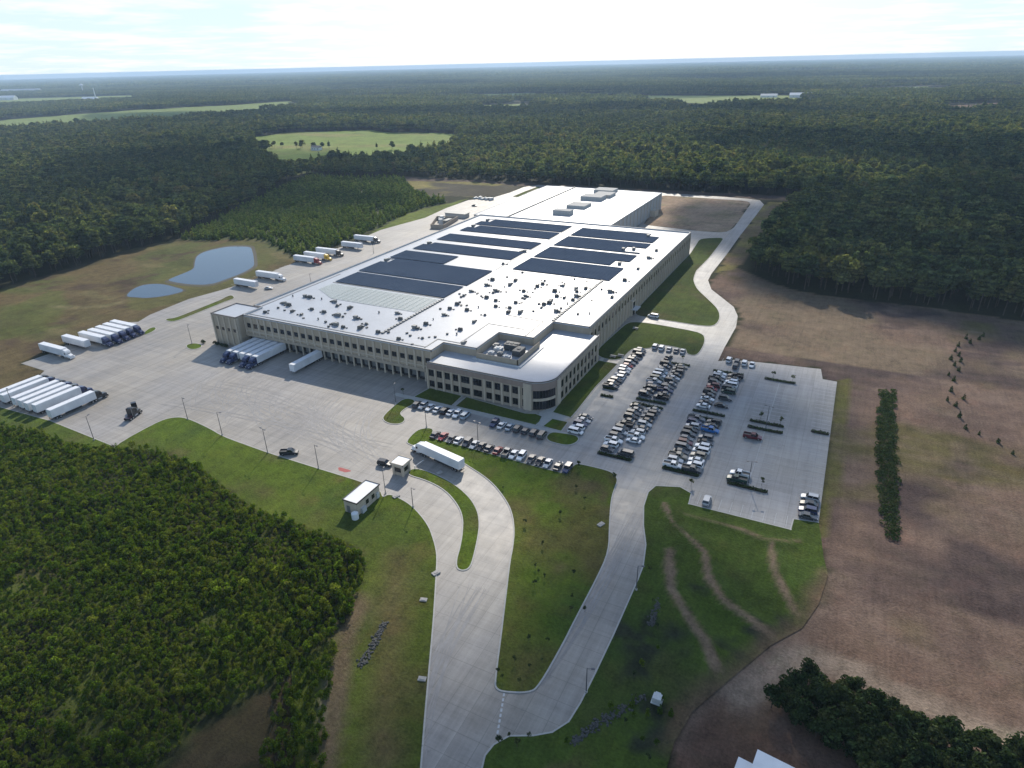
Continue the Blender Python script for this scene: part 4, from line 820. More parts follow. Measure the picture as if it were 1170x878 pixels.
mb = MB(); mb.box(-2.2, 2.2, -4.8, 4.8, 0, 3.7); mb.build('wall', M['pilaster'], g)
mb = MB(); mb.box(-2.4, 2.4, -5.0, 5.0, 3.702, 3.95); mb.build('roof', M['white_paint'], g)
mb = MB(); mb.wallstrip([(-2.45, -5.05), (2.45, -5.05), (2.45, 5.05), (-2.45, 5.05)], 3.72, 4.12, 0.16); mb.build('roof_edge', M['frame'], g)
for y in (-0.6, 1.9):
    mb = MB(); mb.box(2.18, 2.24, y-0.6, y+0.6, 1.2, 2.6); f = mb.build('window', M['frame'], g); mb = MB(); mb.box(2.2, 2.27, y-0.5, y+0.5, 1.3, 2.5); mb.build('window_pane', M['glass'], f)
mb = MB(); mb.box(-1.4, -0.3, -4.86, -4.79, 0.05, 2.3); mb.build('door', M['dock'], g)
mb = MB(); mb.box(2.2, 2.9, -3.6, -1.9, 0, 1.6); mb.box(2.2, 2.6, 3.2, 4.2, 0.3, 2.0); mb.build('utility_box', M['unit_pale'], g)
mb = MB()
for z in (0.75, 1.5, 2.25, 3.0): mb.box(-2.23, 2.23, -4.83, 4.83, z, z+0.05)
mb.build('siding_rail', M['wall2'], g)
tk = MB(); tk.cyl((-102.4, 105.9, 0.14), (-102.4, 105.9, 1.9), 0.95, n=16); tk.cyl((-102.4, 105.9, 1.9), (-102.4, 105.9, 2.3), 0.95, 0.25, n=16); tk.cyl((-102.4, 105.9, 2.3), (-102.4, 105.9, 2.5), 0.2, n=8)
tag(tk.build('water_tank', M['white_paint'], smooth=False), 'round white water tank standing at the end of the pump house', 'tank')
# service building and plant beside the rear yard
SO = (-276.0, 425.0, PZ)
g = thing('service_building', SO, 'tan walled plant enclosure left of the far end of the solar roof', 'building')
mb = MB(); mb.wallstrip([(-272, 403), (-262, 405), (-268, 436), (-284, 430)], PZ, 3.0, 0.5); mb.build('wall', M['brick'], g, SO)
mb = MB(); mb.cyl((-270, 414, PZ), (-270, 414, 5.0), 1.6, n=12); mb.cyl((-274, 422, PZ), (-274, 422, 5.4), 1.6, n=12); mb.build('tank', M['unit_pale'], g, SO)
mb = MB(); mb.box(-270, -266.5, 417, 425, PZ, 3.4); mb.box(-279, -275, 424, 429, PZ, 3.0); mb.build('plant_unit', M['unit'], g, SO)
g2 = thing('loading_shelter', (-275, 446, PZ), 'low grey flat roofed shelter behind the plant enclosure', 'building')
mb = MB(); mb.box(-9, 9, -3.5, 3.5, 0, 2.9); mb.build('wall', M['metal_wall'], g2); mb = MB(); mb.box(-9.4, 9.4, -3.9, 3.9, 2.902, 3.2); mb.build('roof', M['unit'], g2)
sk = MB()
for i in range(9):
    x = -300+i*2.1+random.uniform(-.5, .5); sk.box(x, x+random.uniform(1.0, 2.0), 516+random.uniform(-2, 2), 519+random.uniform(-1, 3), PZ, random.uniform(0.8, 2.2), random.uniform(-.3, .3))
tag(sk.build('pallet_stack', M['unit_pale']), 'pale pallets and crates stacked along the far yard edge by the yellow field', 'pallets')
# white shed at the bottom edge
g = thing('metal_shed', (7.0, 77.0, 0), 'pale metal roofed shed cut by the bottom edge of the photo', 'shed')
mb = MB(); mb.box(-4.6, 5.5, -6.0, 4.0, 0, 2.8, -0.12); mb.build('wall', M['metal_wall'], g)
def gable(mb, x0, x1, y0, y1, z0, z1, over=0.3):
    ym = (y0+y1)/2; x0 -= over; x1 += over; y0 -= over; y1 += over
    mb.add([(x0, y0, z0), (x1, y0, z0), (x1, y1, z0), (x0, y1, z0), (x0, ym, z1), (x1, ym, z1)], [(0, 1, 5, 4), (2, 3, 4, 5), (1, 2, 5), (3, 0, 4), (3, 2, 1, 0)])
mb = MB(); mb.box(-5.0, 5.9, -6.4, 4.4, 2.802, 3.1, -0.12); mb.box(-7.4, -4.6, -4.5, 2.6, 2.2, 2.5, -0.12); mb.build('roof', M['white_paint'], g)
mb = MB(); mb.box(-7.2, -4.9, -4.3, 2.4, 0, 2.2, -0.12); mb.build('lean_to', M['metal_wall'], g)
tb = MB(); tb.box(-16.3, -14.7, 85.4, 86.8, 0.15, 1.5); tb.box(-16.5, -14.5, 85.2, 87.0, 0.15, 0.3); tb.box(-16.1, -15.1, 86.8, 87.4, 0.2, 1.1)
tag(tb.build('transformer_box', M['unit_pale']), 'pale transformer cabinet on a pad in the lower right lawn', 'cabinet')
for (x, y), nm, lb in (((-69.5, 88.9), 'catch_basin', 'pale concrete basin on the grass left of the truck road, upper of the two'), ((-58.0, 71.1), 'catch_basin', 'pale concrete basin on the grass left of the truck road, lower of the two')):
    b = MB(); b.box(x-0.8, x+0.8, y-0.5, y+0.5, 0.15, 0.4, 0.3); b.box(x-0.5, x+0.5, y-0.3, y+0.3, 0.4, 0.5, 0.3); tag(b.build(nm, M['stone']), lb, 'basin', 'catch basins on the lawns')
for (x, y), lb in (((-71.6, 97.4), 'pale concrete kerb inlet at the left edge of the truck road'), ((-98.3, 118.6), 'pale concrete inlet at the lawn corner beside the gate lamp post'), ((-42.6, 131.0), 'pale concrete inlet at the left edge of the car entrance road'), ((-93.6, 133.6), 'pale concrete block on the gate island tip')):
    b = MB(); b.box(x-1.0, x+0.9, y-0.6, y+0.6, 0.1, 0.42, 1.2); b.box(x-0.5, x+0.4, y-0.3, y+0.3, 0.42, 0.5, 1.2); tag(b.build('kerb_inlet', M['stone']), lb, 'inlet', 'kerb inlets')
# benches / picnic tables beside the office
for x, y in ((-72.0, 236.5), (-74.5, 234.5), (-75.5, 268.0)):
    b = MB(); b.box(x-1.2, x+1.2, y-0.45, y+0.45, 0.85, 0.93); b.box(x-1.2, x+1.2, y-1.05, y-0.7, 0.55, 0.62); b.box(x-1.2, x+1.2, y+0.7, y+1.05, 0.55, 0.62); b.box(x-0.9, x-0.8, y-1, y+1, 0.15, 0.6); b.box(x+0.8, x+0.9, y-1, y+1, 0.15, 0.6); b.box(x-0.9, x+0.9, y-0.06, y+0.06, 0.3, 0.85)
    tag(b.build('picnic_table', M['stone']), 'pale picnic table on the shaded grass beside the warehouse wall', 'table', 'picnic tables on the side lawn')

# ---------------------------------------------------------------- lamp posts
lp = [(-257.6, 105.0, 7.6, 1, 'beside the row of white trailers at the left edge'), (-207.0, 102.2, 9.0, 1, 'at the lower corner of the truck yard near the young woods'), (-190.5, 125.0, 8.6, 1, 'at the bend of the lawn edge in the truck yard'), (-170.8, 122.4, 8.6, 1, 'second from the lawn bend'), (-148.7, 120.5, 8.8, 2, 'beside the dark parked pickup on the yard edge'), (-128.0, 120.4, 8.4, 1, 'on the yard edge left of the red ground patch'), (-102.0, 118.6, 8.0, 1, 'at the corner by the pump house'), (-91.3, 116.6, 6.5, 1, 'on the left kerb of the truck road below the gate'), (-131.5, 164.5, 7.6, 1, 'in the hook shaped grass island'), (-112.1, 154.8, 7.6, 2, 'at the tip of the lawn by the office car row'), (-91.7, 153.4, 7.6, 2, 'between parked cars in the long front row'), (-247.5, 173.8, 9.2, 1, 'in the small grass island near the stair tower'), (-27.5, 112.3, 7.2, 1, 'on the right kerb of the car entrance road, upper one'), (-28.1, 82.2, 6.6, 1, 'on the right kerb of the car entrance road, lower one'), (-11.3, 165.3, 7.8, 2, 'beside the white pickup in the open car park'), (-11.3, 200.9, 7.8, 2, 'between the two middle shrub beds of the open car park'), (-50.0, 201.0, 7.8, 2, 'between the shrub beds of the left full car bank'), (-30.0, 200.2, 7.8, 2, 'between the shrub beds of the right full car bank'), (-252, 255, 9, 1, 'at the pond side of the left yard'), (-268, 330, 9, 1, 'along the far left yard near the parked trailers')]
LM = {}
def lamp_mesh(h):
    b = MB(); b.cyl((0, 0, 0), (0, 0, 0.5), 0.28, n=10); base = b.mesh('lamp_base', [M['kerb']])
    b = MB(); b.cyl((0, 0, 0.5), (0, 0, h), 0.12, 0.07, n=8); pole = b.mesh('lamp_pole', [M['pole']])
    b = MB(); b.cyl((0, 0, 0), (0.9, 0, 0.08), 0.04, n=6); b.box(0.75, 1.45, -0.18, 0.18, 0.0, 0.16); head = b.mesh('lamp_head', [M['lamp']]); return base, pole, head
for x, y, h, n, lb in lp:
    t = thing('lamp_post', (x, y, PZ), 'thin dark lamp post ' + lb, 'lamp post', random.choice((0.3, 1.9, -0.2)), 'lamp posts round the site')
    if h not in LM: LM[h] = lamp_mesh(h)
    base, pole, head = LM[h]; link('lamp_base', base, t); link('lamp_pole', pole, t)
    for k in range(n):
        o = link('lamp_head', head, t); o.location = (0, 0, h-0.1); o.rotation_euler = (0, 0, k*math.pi)

# ---------------------------------------------------------------- cars
def rring(x, w, z0, z1, k=0.18, wt=None):
    wt = w if wt is None else wt; c = min(k, (z1-z0)*0.45)
    return [(x, -w*0.92, z0), (x, w*0.92, z0), (x, w, z0+c), (x, wt, z1-c), (x, wt-c*0.8, z1), (x, -wt+c*0.8, z1), (x, -wt, z1-c), (x, -w, z0+c)]
def car_parts(kind):
    """x forward; returns [(name, mesh, loc)]"""
    L, W, belt, top = dict(sedan=(4.75, 0.90, 0.92, 1.45), hatch=(4.2, 0.88, 0.95, 1.52), suv=(4.75, 0.95, 1.08, 1.75), van=(5.1, 0.98, 1.12, 1.82), pickup=(5.7, 0.98, 1.12, 1.88))[kind]
    h = L/2; b = MB(); gl = MB()
    hood = belt-0.06
    st = [(-h, 0.86, 0.42, belt-0.16), (-h+0.12, 0.95, 0.28, belt-0.03), (-h*0.55, 1.0, 0.24, belt), (0, 1.0, 0.24, belt), (h*0.42, 1.0, 0.24, belt), (h-0.9, 0.97, 0.25, hood-0.04), (h-0.2, 0.90, 0.30, hood-0.2), (h, 0.78, 0.42, hood-0.34)]
    b.loft([rring(x, W*s, z0, z1, 0.14) for x, s, z0, z1 in st])
    if kind == 'sedan': g = (-h+0.55, -h+1.35, h-2.1, h-1.25)
    elif kind == 'hatch': g = (-h+0.15, -h+0.55, h-1.9, h-1.05)
    elif kind == 'suv': g = (-h+0.12, -h+0.45, h-2.0, h-1.3)
    elif kind == 'van': g = (-h+0.12, -h+0.4, h-1.7, h-0.75)
    else: g = (-0.55, -0.35, h-2.05, h-1.35)
    wt = W*0.80
    def cab(m, x0, x1, x2, x3, zb, zt, wb, wtop):
        vs = [(x0, -wb, zb), (x0, wb, zb), (x3, wb, zb), (x3, -wb, zb), (x1, -wtop, zt), (x1, wtop, zt), (x2, wtop, zt), (x2, -wtop, zt)]
        m.add(vs, [(3, 2, 1, 0), (4, 5, 6, 7), (0, 1, 5, 4), (1, 2, 6, 5), (2, 3, 7, 6), (3, 0, 4, 7)])
    cab(gl, g[0], g[1], g[2], g[3], belt-0.03, top-0.05, W*0.93, wt)
    # roof panel with pillars in body colour
    b.box(g[1]-0.06, g[2]+0.06, -wt-0.01, wt+0.01, top-0.06, top)
    for s in (-1, 1):
        for xb, xt in ((g[3], g[2]), (g[0], g[1]), ((g[0]+g[3])/2, (g[1]+g[2])/2)):
            b.add([(xb-0.05, s*W*0.94, belt-0.02), (xb+0.05, s*W*0.94, belt-0.02), (xt+0.05, s*(wt+0.012), top-0.05), (xt-0.05, s*(wt+0.012), top-0.05), (xb-0.05, s*W*0.90, belt-0.02), (xb+0.05, s*W*0.90, belt-0.02), (xt+0.05, s*(wt-0.03), top-0.05), (xt-0.05, s*(wt-0.03), top-0.05)], [(0, 1, 2, 3), (7, 6, 5, 4), (1, 5, 6, 2), (0, 3, 7, 4)])
        b.box(g[3]-0.35, g[3]-0.12, s*W-0.02 if s > 0 else -W-0.16, W+0.16 if s > 0 else -W+0.02, belt-0.02, belt+0.13)
    parts = [('body', b.mesh('car_body', [PAINT['white']]), None), ('window_glass', gl.mesh('car_glass', [M['glass']]), None)]
    if kind == 'pickup':
        bd = MB(); bd.box(-h+0.12, -0.62, -W+0.14, W-0.14, belt+0.003, belt+0.02); parts.append(('cargo_bed', bd.mesh('cargo_bed', [M['dark']]), None))
        b2 = MB()
        for y0, y1, x0, x1 in ((-W+0.02, -W+0.14, -h+0.03, -0.56), (W-0.14, W-0.02, -h+0.03, -0.56), (-W+0.141, W-0.141, -h+0.03, -h+0.12)): b2.box(x0, x1, y0, y1, belt-0.05, belt+0.3)
        parts.append(('bed_side', b2.mesh('bed_side', [PAINT['white']]), None))
    lt = MB(); lt.box(h-0.14, h-0.02, -W*0.74, -W*0.42, 0.56, 0.70); lt.box(h-0.14, h-0.02, W*0.42, W*0.74, 0.56, 0.70); parts.append(('headlight', lt.mesh('headlight', [M['light']]), None))
    lt = MB(); lt.box(-h-0.02, -h+0.08, -W*0.82, -W*0.55, 0.62, 0.78); lt.box(-h-0.02, -h+0.08, W*0.55, W*0.82, 0.62, 0.78); parts.append(('tail_light', lt.mesh('tail_light', [M['tail']]), None))
    r = 0.34 if kind in ('sedan', 'hatch') else 0.39
    for x in (-h+0.95, h-0.92):
        for s in (-1, 1): parts.append(('wheel', (r, s), (x, s*(W-0.11), r)))
    return parts
WHEELS = {}
def wheel_mesh(r, w=0.22, name='wheel'):
    k = (r, w)
    if k not in WHEELS:
        b = MB(); b.cyl((0, -w/2, 0), (0, w/2, 0), r, n=14); b.mat(1).cyl((0, -w/2-0.012, 0), (0, w/2+0.012, 0), r*0.6, n=10); WHEELS[k] = b.mesh(name, [M['rubber'], M['hub']])
    return WHEELS[k]
PROTO = {}
def make_car(kind, loc, rz, label, group, paint):
    if kind not in PROTO:
        t = thing('parked_car', loc, label, 'car', rz, group)
        for nm, me, lc in car_parts(kind):
            if nm == 'wheel': me = wheel_mesh(me[0])
            o = link(nm, me, t)
            if lc: o.location = lc
        PROTO[kind] = None
        PROTO[kind] = snapshot(t); t['_first'] = 1; del t['_first']
        for c in kids(t):
            for sl in c.material_slots:
                if sl.material and sl.material.name.endswith('car_paint'): sl.link = 'OBJECT'; sl.material = paint
        t['category'] = 'pickup' if kind == 'pickup' else 'car'; return t
    o = dup(PROTO[kind], loc, rz, None, label, group, paint)
    o['category'] = 'pickup' if kind == 'pickup' else 'car'; return o
ORD = ['first', 'second', 'third', 'fourth', 'fifth', 'sixth', 'seventh', 'eighth', 'ninth', 'tenth', 'eleventh', 'twelfth', 'thirteenth', 'fourteenth', 'fifteenth', 'sixteenth', 'seventeenth']
CN = dict(dark_grey='dark grey', pale_blue='pale blue', navy='dark blue')
KN = dict(sedan='sedan', hatch='hatchback', suv='SUV', van='minivan', pickup='pickup')
LET = dict(w='white', s='silver', g='grey', d='dark_grey', k='black', r='red', m='maroon', b='blue', n='navy', t='tan', e='green', p='pale_blue')
def row(pos, code, rz, desc, group, kinds=None):
    """code: one letter of colour per car, '.' an empty stall"""
    n = 0
    for (x, y), ch in zip(pos, code):
        if ch == '.': continue
        kd = random.choice(('sedan', 'sedan', 'suv', 'suv', 'hatch', 'van', 'pickup')) if not kinds else kinds[n]
        k = LET[ch]; lb = f"{CN.get(k, k)} {KN[kd]}, {ORD[n]} from {desc}"
        make_car(kd, (x+random.uniform(-.25, .25), y+random.uniform(-.12, .12), PZ), rz+random.uniform(-.03, .03)+(math.pi if random.random() < 0.25 else 0), lb, group, PAINT[k]); n += 1
hp = math.pi/2
row([(-123.6, 166.4), (-120.9, 166.4), (-118.2, 166.4), (-115.2, 166.4), (-112.3, 166.4), (-109.6, 166.4), (-106.8, 166.2), (-103.9, 166.4)], 'dswwkwwp', hp, 'the left in the row facing the office lawn', 'cars facing the office lawn', ['suv', 'suv', 'sedan', 'sedan', 'suv', 'sedan', 'suv', 'van'])
row([(-92.4, 165.8), (-89.6, 165.8), (-86.7, 165.8), (-83.7, 165.8), (-80.9, 165.6), (-78.0, 165.6), (-74.8, 165.4)], 'nwpdddd', hp, 'the left, row nearest the glass entrance', 'cars by the office entrance', ['suv', 'sedan', 'sedan', 'suv', 'hatch', 'suv', 'van'])
row([(-106.2, 151.4), (-103.3, 151.4), (-100.3, 151.2), (-97.5, 151.4), (-94.6, 151.2), (-91.9, 151.2), (-89.2, 151.2), (-86.3, 151.3), (-83.4, 151.3), (-80.6, 151.3), (-77.9, 151.3), (-75.2, 151.3), (-71.9, 151.2), (-69.2, 151.2), (-66.5, 151.2), (-63.3, 151.0), (-60.4, 151.0)], 'drdwdskdrgwwdksdn', -hp, 'the left in the long row on the lawn edge', 'cars along the middle lawn', ['sedan', 'sedan', 'sedan', 'sedan', 'suv', 'sedan', 'sedan', 'sedan', 'sedan', 'pickup', 'sedan', 'suv', 'sedan', 'sedan', 'sedan', 'sedan', 'suv'])
row([(-66.2, 172.0), (-66.2, 174.7), (-66.2, 177.3), (-66.2, 179.9), (-66.2, 182.4)], 'wwnsd', 0, 'the entrance lawn end of the short row', 'cars in the short entrance row', ['van', 'suv', 'suv', 'sedan', 'sedan'])
row([(-66.3, 244.9-i*2.87) for i in range(14)], 'dkkdkgrwsswdkd'[:14], 0, 'the far end, row along the side sidewalk', 'cars along the side sidewalk')
row([(-61.9, 250.8), (-59.0, 250.6), (-55.8, 250.4), (-53.0, 250.4), (-50.0, 250.6)], 'swsgs', hp, 'the left in the short top row', 'cars in the short top row', ['suv', 'suv', 'sedan', 'sedan', 'sedan'])
row([(-53.1, 235.4-i*2.86) for i in range(11)], 'kdgpwesnkdk', 0, 'the far end, left bank upper left row', 'left bank upper left row')
row([(-47.4, 235.4-i*2.86) for i in range(11)], 'tkdkskgdndk', math.pi, 'the far end, left bank upper right row', 'left bank upper right row')
row([(-53.0, 196.9-i*2.8) for i in range(12)], 'kgdkdkdsdwwd', 0, 'the far end, left bank lower left row', 'left bank lower left row')
row([(-47.4, 196.6-i*2.8) for i in range(12)], 'gddksdsww..d', math.pi, 'the far end, left bank lower right row', 'left bank lower right row')
row([(-32.5, 235.0-i*2.86) for i in range(11)], 'wskdmrkdwdw', 0, 'the far end, right bank upper left row', 'right bank upper left row')
row([(-26.9, 235.0-i*2.86) for i in range(11)], 'kkwwde.d.k.', math.pi, 'the far end, right bank upper right row', 'right bank upper right row')
row([(-32.6, 196.4-i*2.8) for i in range(12)], 'gnskdgmgdtsw', 0, 'the far end, right bank lower left row', 'right bank lower left row')
row([(-27.1, 196.4-i*2.8) for i in range(12)], 'dkb.gkwwtwwd', math.pi, 'the far end, right bank lower right row', 'right bank lower right row', ['suv', 'sedan', 'pickup', 'suv', 'sedan', 'suv', 'van', 'suv', 'sedan', 'suv', 'pickup'])
row([(-31.6, 249.4), (-28.3, 248.8), (-25.5, 248.8), (-22.6, 248.2)], 'wkww', hp, 'the left in the row at the top field edge', 'cars at the top field edge', ['suv', 'suv', 'suv', 'sedan'])
row([(4.6, 165.2), (4.6, 162.2), (4.7, 159.2), (4.8, 156.4)], 'sknd', 0, 'the top in the group at the right lot edge', 'cars at the right lot edge', ['suv', 'sedan', 'suv', 'sedan'])
make_car('sedan', (-53.9, 242.1, PZ), 1.3, 'black sedan driving in the aisle below the short top row', 'single cars on the lot', PAINT['black'])
make_car('suv', (-28.3, 244.3, PZ), hp, 'dark SUV driving just below the top field edge cars', 'single cars on the lot', PAINT['dark_grey'])
make_car('pickup', (-14.2, 192.1, PZ), 0, 'dark red pickup alone below the middle shrub beds of the open lot', 'single cars on the lot', PAINT['maroon'])
make_car('pickup', (-14.2, 169.0, PZ), math.pi, 'white pickup beside the lamp post in the open lot', 'single cars on the lot', PAINT['white'])
make_car('pickup', (-14.6, 166.0, PZ), math.pi, 'dark green pickup next to the white one in the open lot', 'single cars on the lot', PAINT['green'])
make_car('suv', (-20.1, 152.4, PZ), hp, 'silver SUV alone at the bottom edge of the open lot', 'single cars on the lot', PAINT['silver'])
make_car('van', (-72.5, 285.7, PZ+0.1), math.pi-0.1, 'white van on the narrow drive to the side door', 'single cars on the site', PAINT['white'])
make_car('pickup', (-142.0, 123.0, PZ), 0.5, 'black pickup parked alone at the truck yard lawn edge', 'single cars on the site', PAINT['black'])
make_car('suv', (-111.0, 130.5, PZ), 0.1, 'black SUV stopped left of the guard house', 'single cars on the site', PAINT['black'])
make_car('sedan', (-282.9, 487.2, PZ), 0.1, 'black car alone at the far end of the left yard', 'single cars on the site', PAINT['black'])
make_car('sedan', (-275.0, 246.5, PZ), 0.3, 'silver car on the drive near the pond strip', 'single cars on the site', PAINT['silver'])

# ---------------------------------------------------------------- trucks
def chamfer_box(m, x0, x1, y0, y1, z0, z1, c=0.08):
    m.loft([[(x0, y0+c, z0), (x0, y1-c, z0), (x0, y1, z0+c), (x0, y1, z1-c), (x0, y1-c, z1), (x0, y0+c, z1), (x0, y0, z1-c), (x0, y0, z0+c)], [(x1, y0+c, z0), (x1, y1-c, z0), (x1, y1, z0+c), (x1, y1, z1-c), (x1, y1-c, z1), (x1, y0+c, z1), (x1, y0, z1-c), (x1, y0, z0+c)]])
def trailer_parts():
    P = []
    b = MB(); chamfer_box(b, 0.05, 16.1, -1.29, 1.29, 1.15, 4.05, 0.06)
    for i in range(12): 
        for s in (-1, 1): b.box(1.3*i+0.5, 1.3*i+0.56, s*1.30-0.012, s*1.30+0.012, 1.25, 3.95)
    P.append(('trailer_box', b.mesh('trailer_box', [M['trailer']]), None))
    b = MB(); b.box(0.12, 16.0, -1.22, 1.22, 4.052, 4.085); P.append(('trailer_roof', b.mesh('trailer_roof', [M['trailer_roof']]), None))
    b = MB(); b.box(0.0, 0.045, -1.22, -0.03, 1.25, 3.95); b.box(0.0, 0.045, 0.03, 1.22, 1.25, 3.95); P.append(('rear_door', b.mesh('rear_door', [M['trailer_roof']]), None))
    b = MB(); b.box(0.1, 16.0, -0.55, -0.4, 0.9, 1.15); b.box(0.1, 16.0, 0.4, 0.55, 0.9, 1.15); b.box(0.0, 0.12, -1.1, 1.1, 0.5, 0.65); b.box(0.05, 0.12, -0.9, -0.8, 0.5, 1.15); b.box(0.05, 0.12, 0.8, 0.9, 0.5, 1.15)
    for s in (-1, 1): b.box(4.5, 10.5, s*1.1-0.02, s*1.1+0.02, 0.45, 1.1)
    P.append(('underframe', b.mesh('underframe', [M['dark']]), None))
    b = MB(); b.box(12.6, 12.75, -0.8, -0.65, 0.05, 1.15); b.box(12.6, 12.75, 0.65, 0.8, 0.05, 1.15); b.box(12.55, 12.8, -0.9, 0.9, 0.5, 0.6); P.append(('landing_gear', b.mesh('landing_gear', [M['steel']]), None))
    for x in (1.5, 2.8):
        for s in (-1, 1): P.append(('wheel', ('w', 0.5, 0.55), (x, s*1.0, 0.5)))
    return P
def tractor_parts(long_hood=True, off=14.4):
    """cab, sleeper and hood; x forward, off = x of the frame's rear end"""
    P = []
    b = MB(); x = off
    # sleeper + cab
    b.loft([rring(x+1.6, 1.22, 1.0, 3.7, 0.2, 1.1), rring(x+2.2, 1.24, 0.9, 3.85, 0.22, 1.12), rring(x+3.6, 1.24, 0.9, 3.45, 0.22, 1.1), rring(x+4.1, 1.2, 0.85, 2.9, 0.2, 1.04)])
    b.loft([rring(x+4.08, 1.18, 0.85, 2.0, 0.18, 1.05), rring(x+5.4, 1.05, 0.75, 1.85, 0.2, 0.85), rring(x+6.0, 0.95, 0.6, 1.62, 0.22, 0.72)])
    b.box(x+5.95, x+6.18, -1.15, 1.15, 0.35, 0.8)
    for s in (-1, 1): b.box(x+4.6, x+5.9, s*1.08-0.16, s*1.08+0.16, 0.9, 1.12)
    P.append(('cab', b.mesh('cab', [PAINT['white']]), None))
    b = MB(); b.add([(x+4.14, -0.98, 2.08), (x+4.14, 0.98, 2.08), (x+3.92, 0.94, 2.82), (x+3.92, -0.94, 2.82)], [(0, 1, 2, 3)])
    b.box(x+3.0, x+3.8, -1.262, -1.23, 2.0, 2.65); b.box(x+3.0, x+3.8, 1.23, 1.262, 2.0, 2.65); P.append(('windshield', b.mesh('windshield', [M['glass']]), None))
    b = MB(); b.box(x-0.2, x+5.6, -0.5, -0.35, 0.75, 1.0); b.box(x-0.2, x+5.6, 0.35, 0.5, 0.75, 1.0); b.box(x+0.0, x+1.2, -0.45, 0.45, 1.0, 1.13); b.box(x-0.25, x-0.15, -0.9, 0.9, 0.5, 0.95); P.append(('chassis', b.mesh('chassis', [M['dark']]), None))
    b = MB(); b.cyl((x+2.2, -1.0, 0.75), (x+3.6, -1.0, 0.75), 0.32, n=10); b.cyl((x+2.2, 1.0, 0.75), (x+3.6, 1.0, 0.75), 0.32, n=10); P.append(('fuel_tank', b.mesh('fuel_tank', [M['hub']]), None))
    b = MB(); b.cyl((x+1.5, -1.05, 1.0), (x+1.5, -1.05, 3.9), 0.08, n=6); b.cyl((x+1.5, 1.05, 1.0), (x+1.5, 1.05, 3.9), 0.08, n=6); P.append(('exhaust_stack', b.mesh('exhaust_stack', [M['hub']]), None))
    for wx in (x+0.1, x+1.3):
        for s in (-1, 1): P.append(('wheel', ('w', 0.5, 0.55), (wx, s*0.95, 0.5)))
    for s in (-1, 1): P.append(('wheel', ('w', 0.5, 0.28), (x+5.1, s*1.05, 0.5)))
    lt = MB(); lt.box(x+5.9, x+6.1, -0.95, -0.7, 0.95, 1.15); lt.box(x+5.9, x+6.1, 0.7, 0.95, 0.95, 1.15); P.append(('headlight', lt.mesh('headlight', [M['light']]), None))
    return P
def assemble(t, parts):
    for nm, me, lc in parts:
        if isinstance(me, tuple): me = wheel_mesh(me[1], me[2])
        o = link(nm, me, t)
        if lc: o.location = lc
TP, CP = trailer_parts(), tractor_parts()
SEMI = TRL = None
def semi(x, y, rz, paint, label, group):
    global SEMI
    if SEMI is None:
        t = thing('semi_truck', (x, y, PZ), label, 'semi truck', rz, group); assemble(t, [p for p in TP if p[0] != 'landing_gear']+CP); SEMI = snapshot(t)
        for c in kids(t):
            for sl in c.material_slots:
                if sl.material.name.endswith('car_paint'): sl.link = 'OBJECT'; sl.material = paint
        return t
    return dup(SEMI, (x, y, PZ), rz, None, label, group, paint)
def trailer(x, y, rz, label, group):
    global TRL
    if TRL is None:
        t = thing('semi_trailer', (x, y, PZ), label, 'trailer', rz, group); assemble(t, TP); TRL = snapshot(t); return t
    return dup(TRL, (x, y, PZ), rz, None, label, group)
for i, x in enumerate((-234.2, -243.0, -247.1, -251.4, -255.6, -262.0, -266.2)):
    semi(x, 104.6+random.uniform(-.3, .3), hp+random.uniform(-.008, .008), PAINT['navy' if i % 2 else 'black'], f"white trailer with dark tractor, {ORD[i]} from the right in the lower left row", 'semi trucks in the lower left row')
for i, (x, tr_) in enumerate(((-218, 1), (-214.3, 1), (-210.6, 0), (-207, 1), (-203.4, 1))):
    if tr_: semi(x, 184.4, -hp, PAINT['navy'], f"blue tractor and white trailer at the dock, {ORD[i]} from the stair tower", 'trucks backed to the dock')
    else: trailer(x, 184.4, -hp, 'white trailer without tractor between blue trucks at the dock', 'trucks backed to the dock')
trailer(-183.6, 184.4, -hp, 'white trailer standing alone at the middle dock doors', 'trucks backed to the dock')
for y, k, nm in ((260.5, 'white', 'white'), (295.4, 'red', 'red'), (304.6, 'yellow', 'yellow'), (315.6, 'black', 'black')):
    semi(-302.0 if y > 280 else -297.5, y, 0.02, PAINT[k], f"semi truck with {nm} cab and white trailer by the {'pond' if y < 280 else 'woods'} in the left yard", 'trucks along the left yard')
semi(-301.0, 352.5, 0.03, PAINT['dark_grey'], 'semi truck with dark grey cab, farthest one in the left yard', 'trucks along the left yard')
trailer(-297.5, 244.5, 0.0, 'white trailer alone nearest the pond on the left yard', 'trucks along the left yard'); trailer(-297.0, 334.5, 0.02, 'white trailer alone between dark cabs beside the woods', 'trucks along the left yard')
semi(-301.0, 141.3, 0.0, PAINT['white'], 'all white semi truck, nearest of the row at the left field edge', 'trucks at the left field edge')
trailer(-301.0, 151.2, 0.0, 'white trailer alone beside the white semi at the left field edge', 'trucks at the left field edge')
for i, y in enumerate((157.0, 160.9, 164.7, 168.4, 172.3)): semi(-298.0+random.uniform(-.5, .5), y, 0, PAINT['navy'], f"dark blue tractor with white trailer, {ORD[i]} from the lone trailer at the field edge", 'trucks at the left field edge')
semi(-88.0, 137.2, math.pi-0.21, PAINT['white'], 'white semi truck rolling up to the gate on the truck road', 'trucks on the truck road')
bt = thing('bobtail_tractor', (-209.0, 115.6, PZ), 'dark tractor without trailer, red frame end, alone in the open yard', 'truck', hp+0.3)
assemble(bt, [(n, m, (l[0]-14.4+0.2, l[1], l[2]) if l else None) for n, m, l in CP])
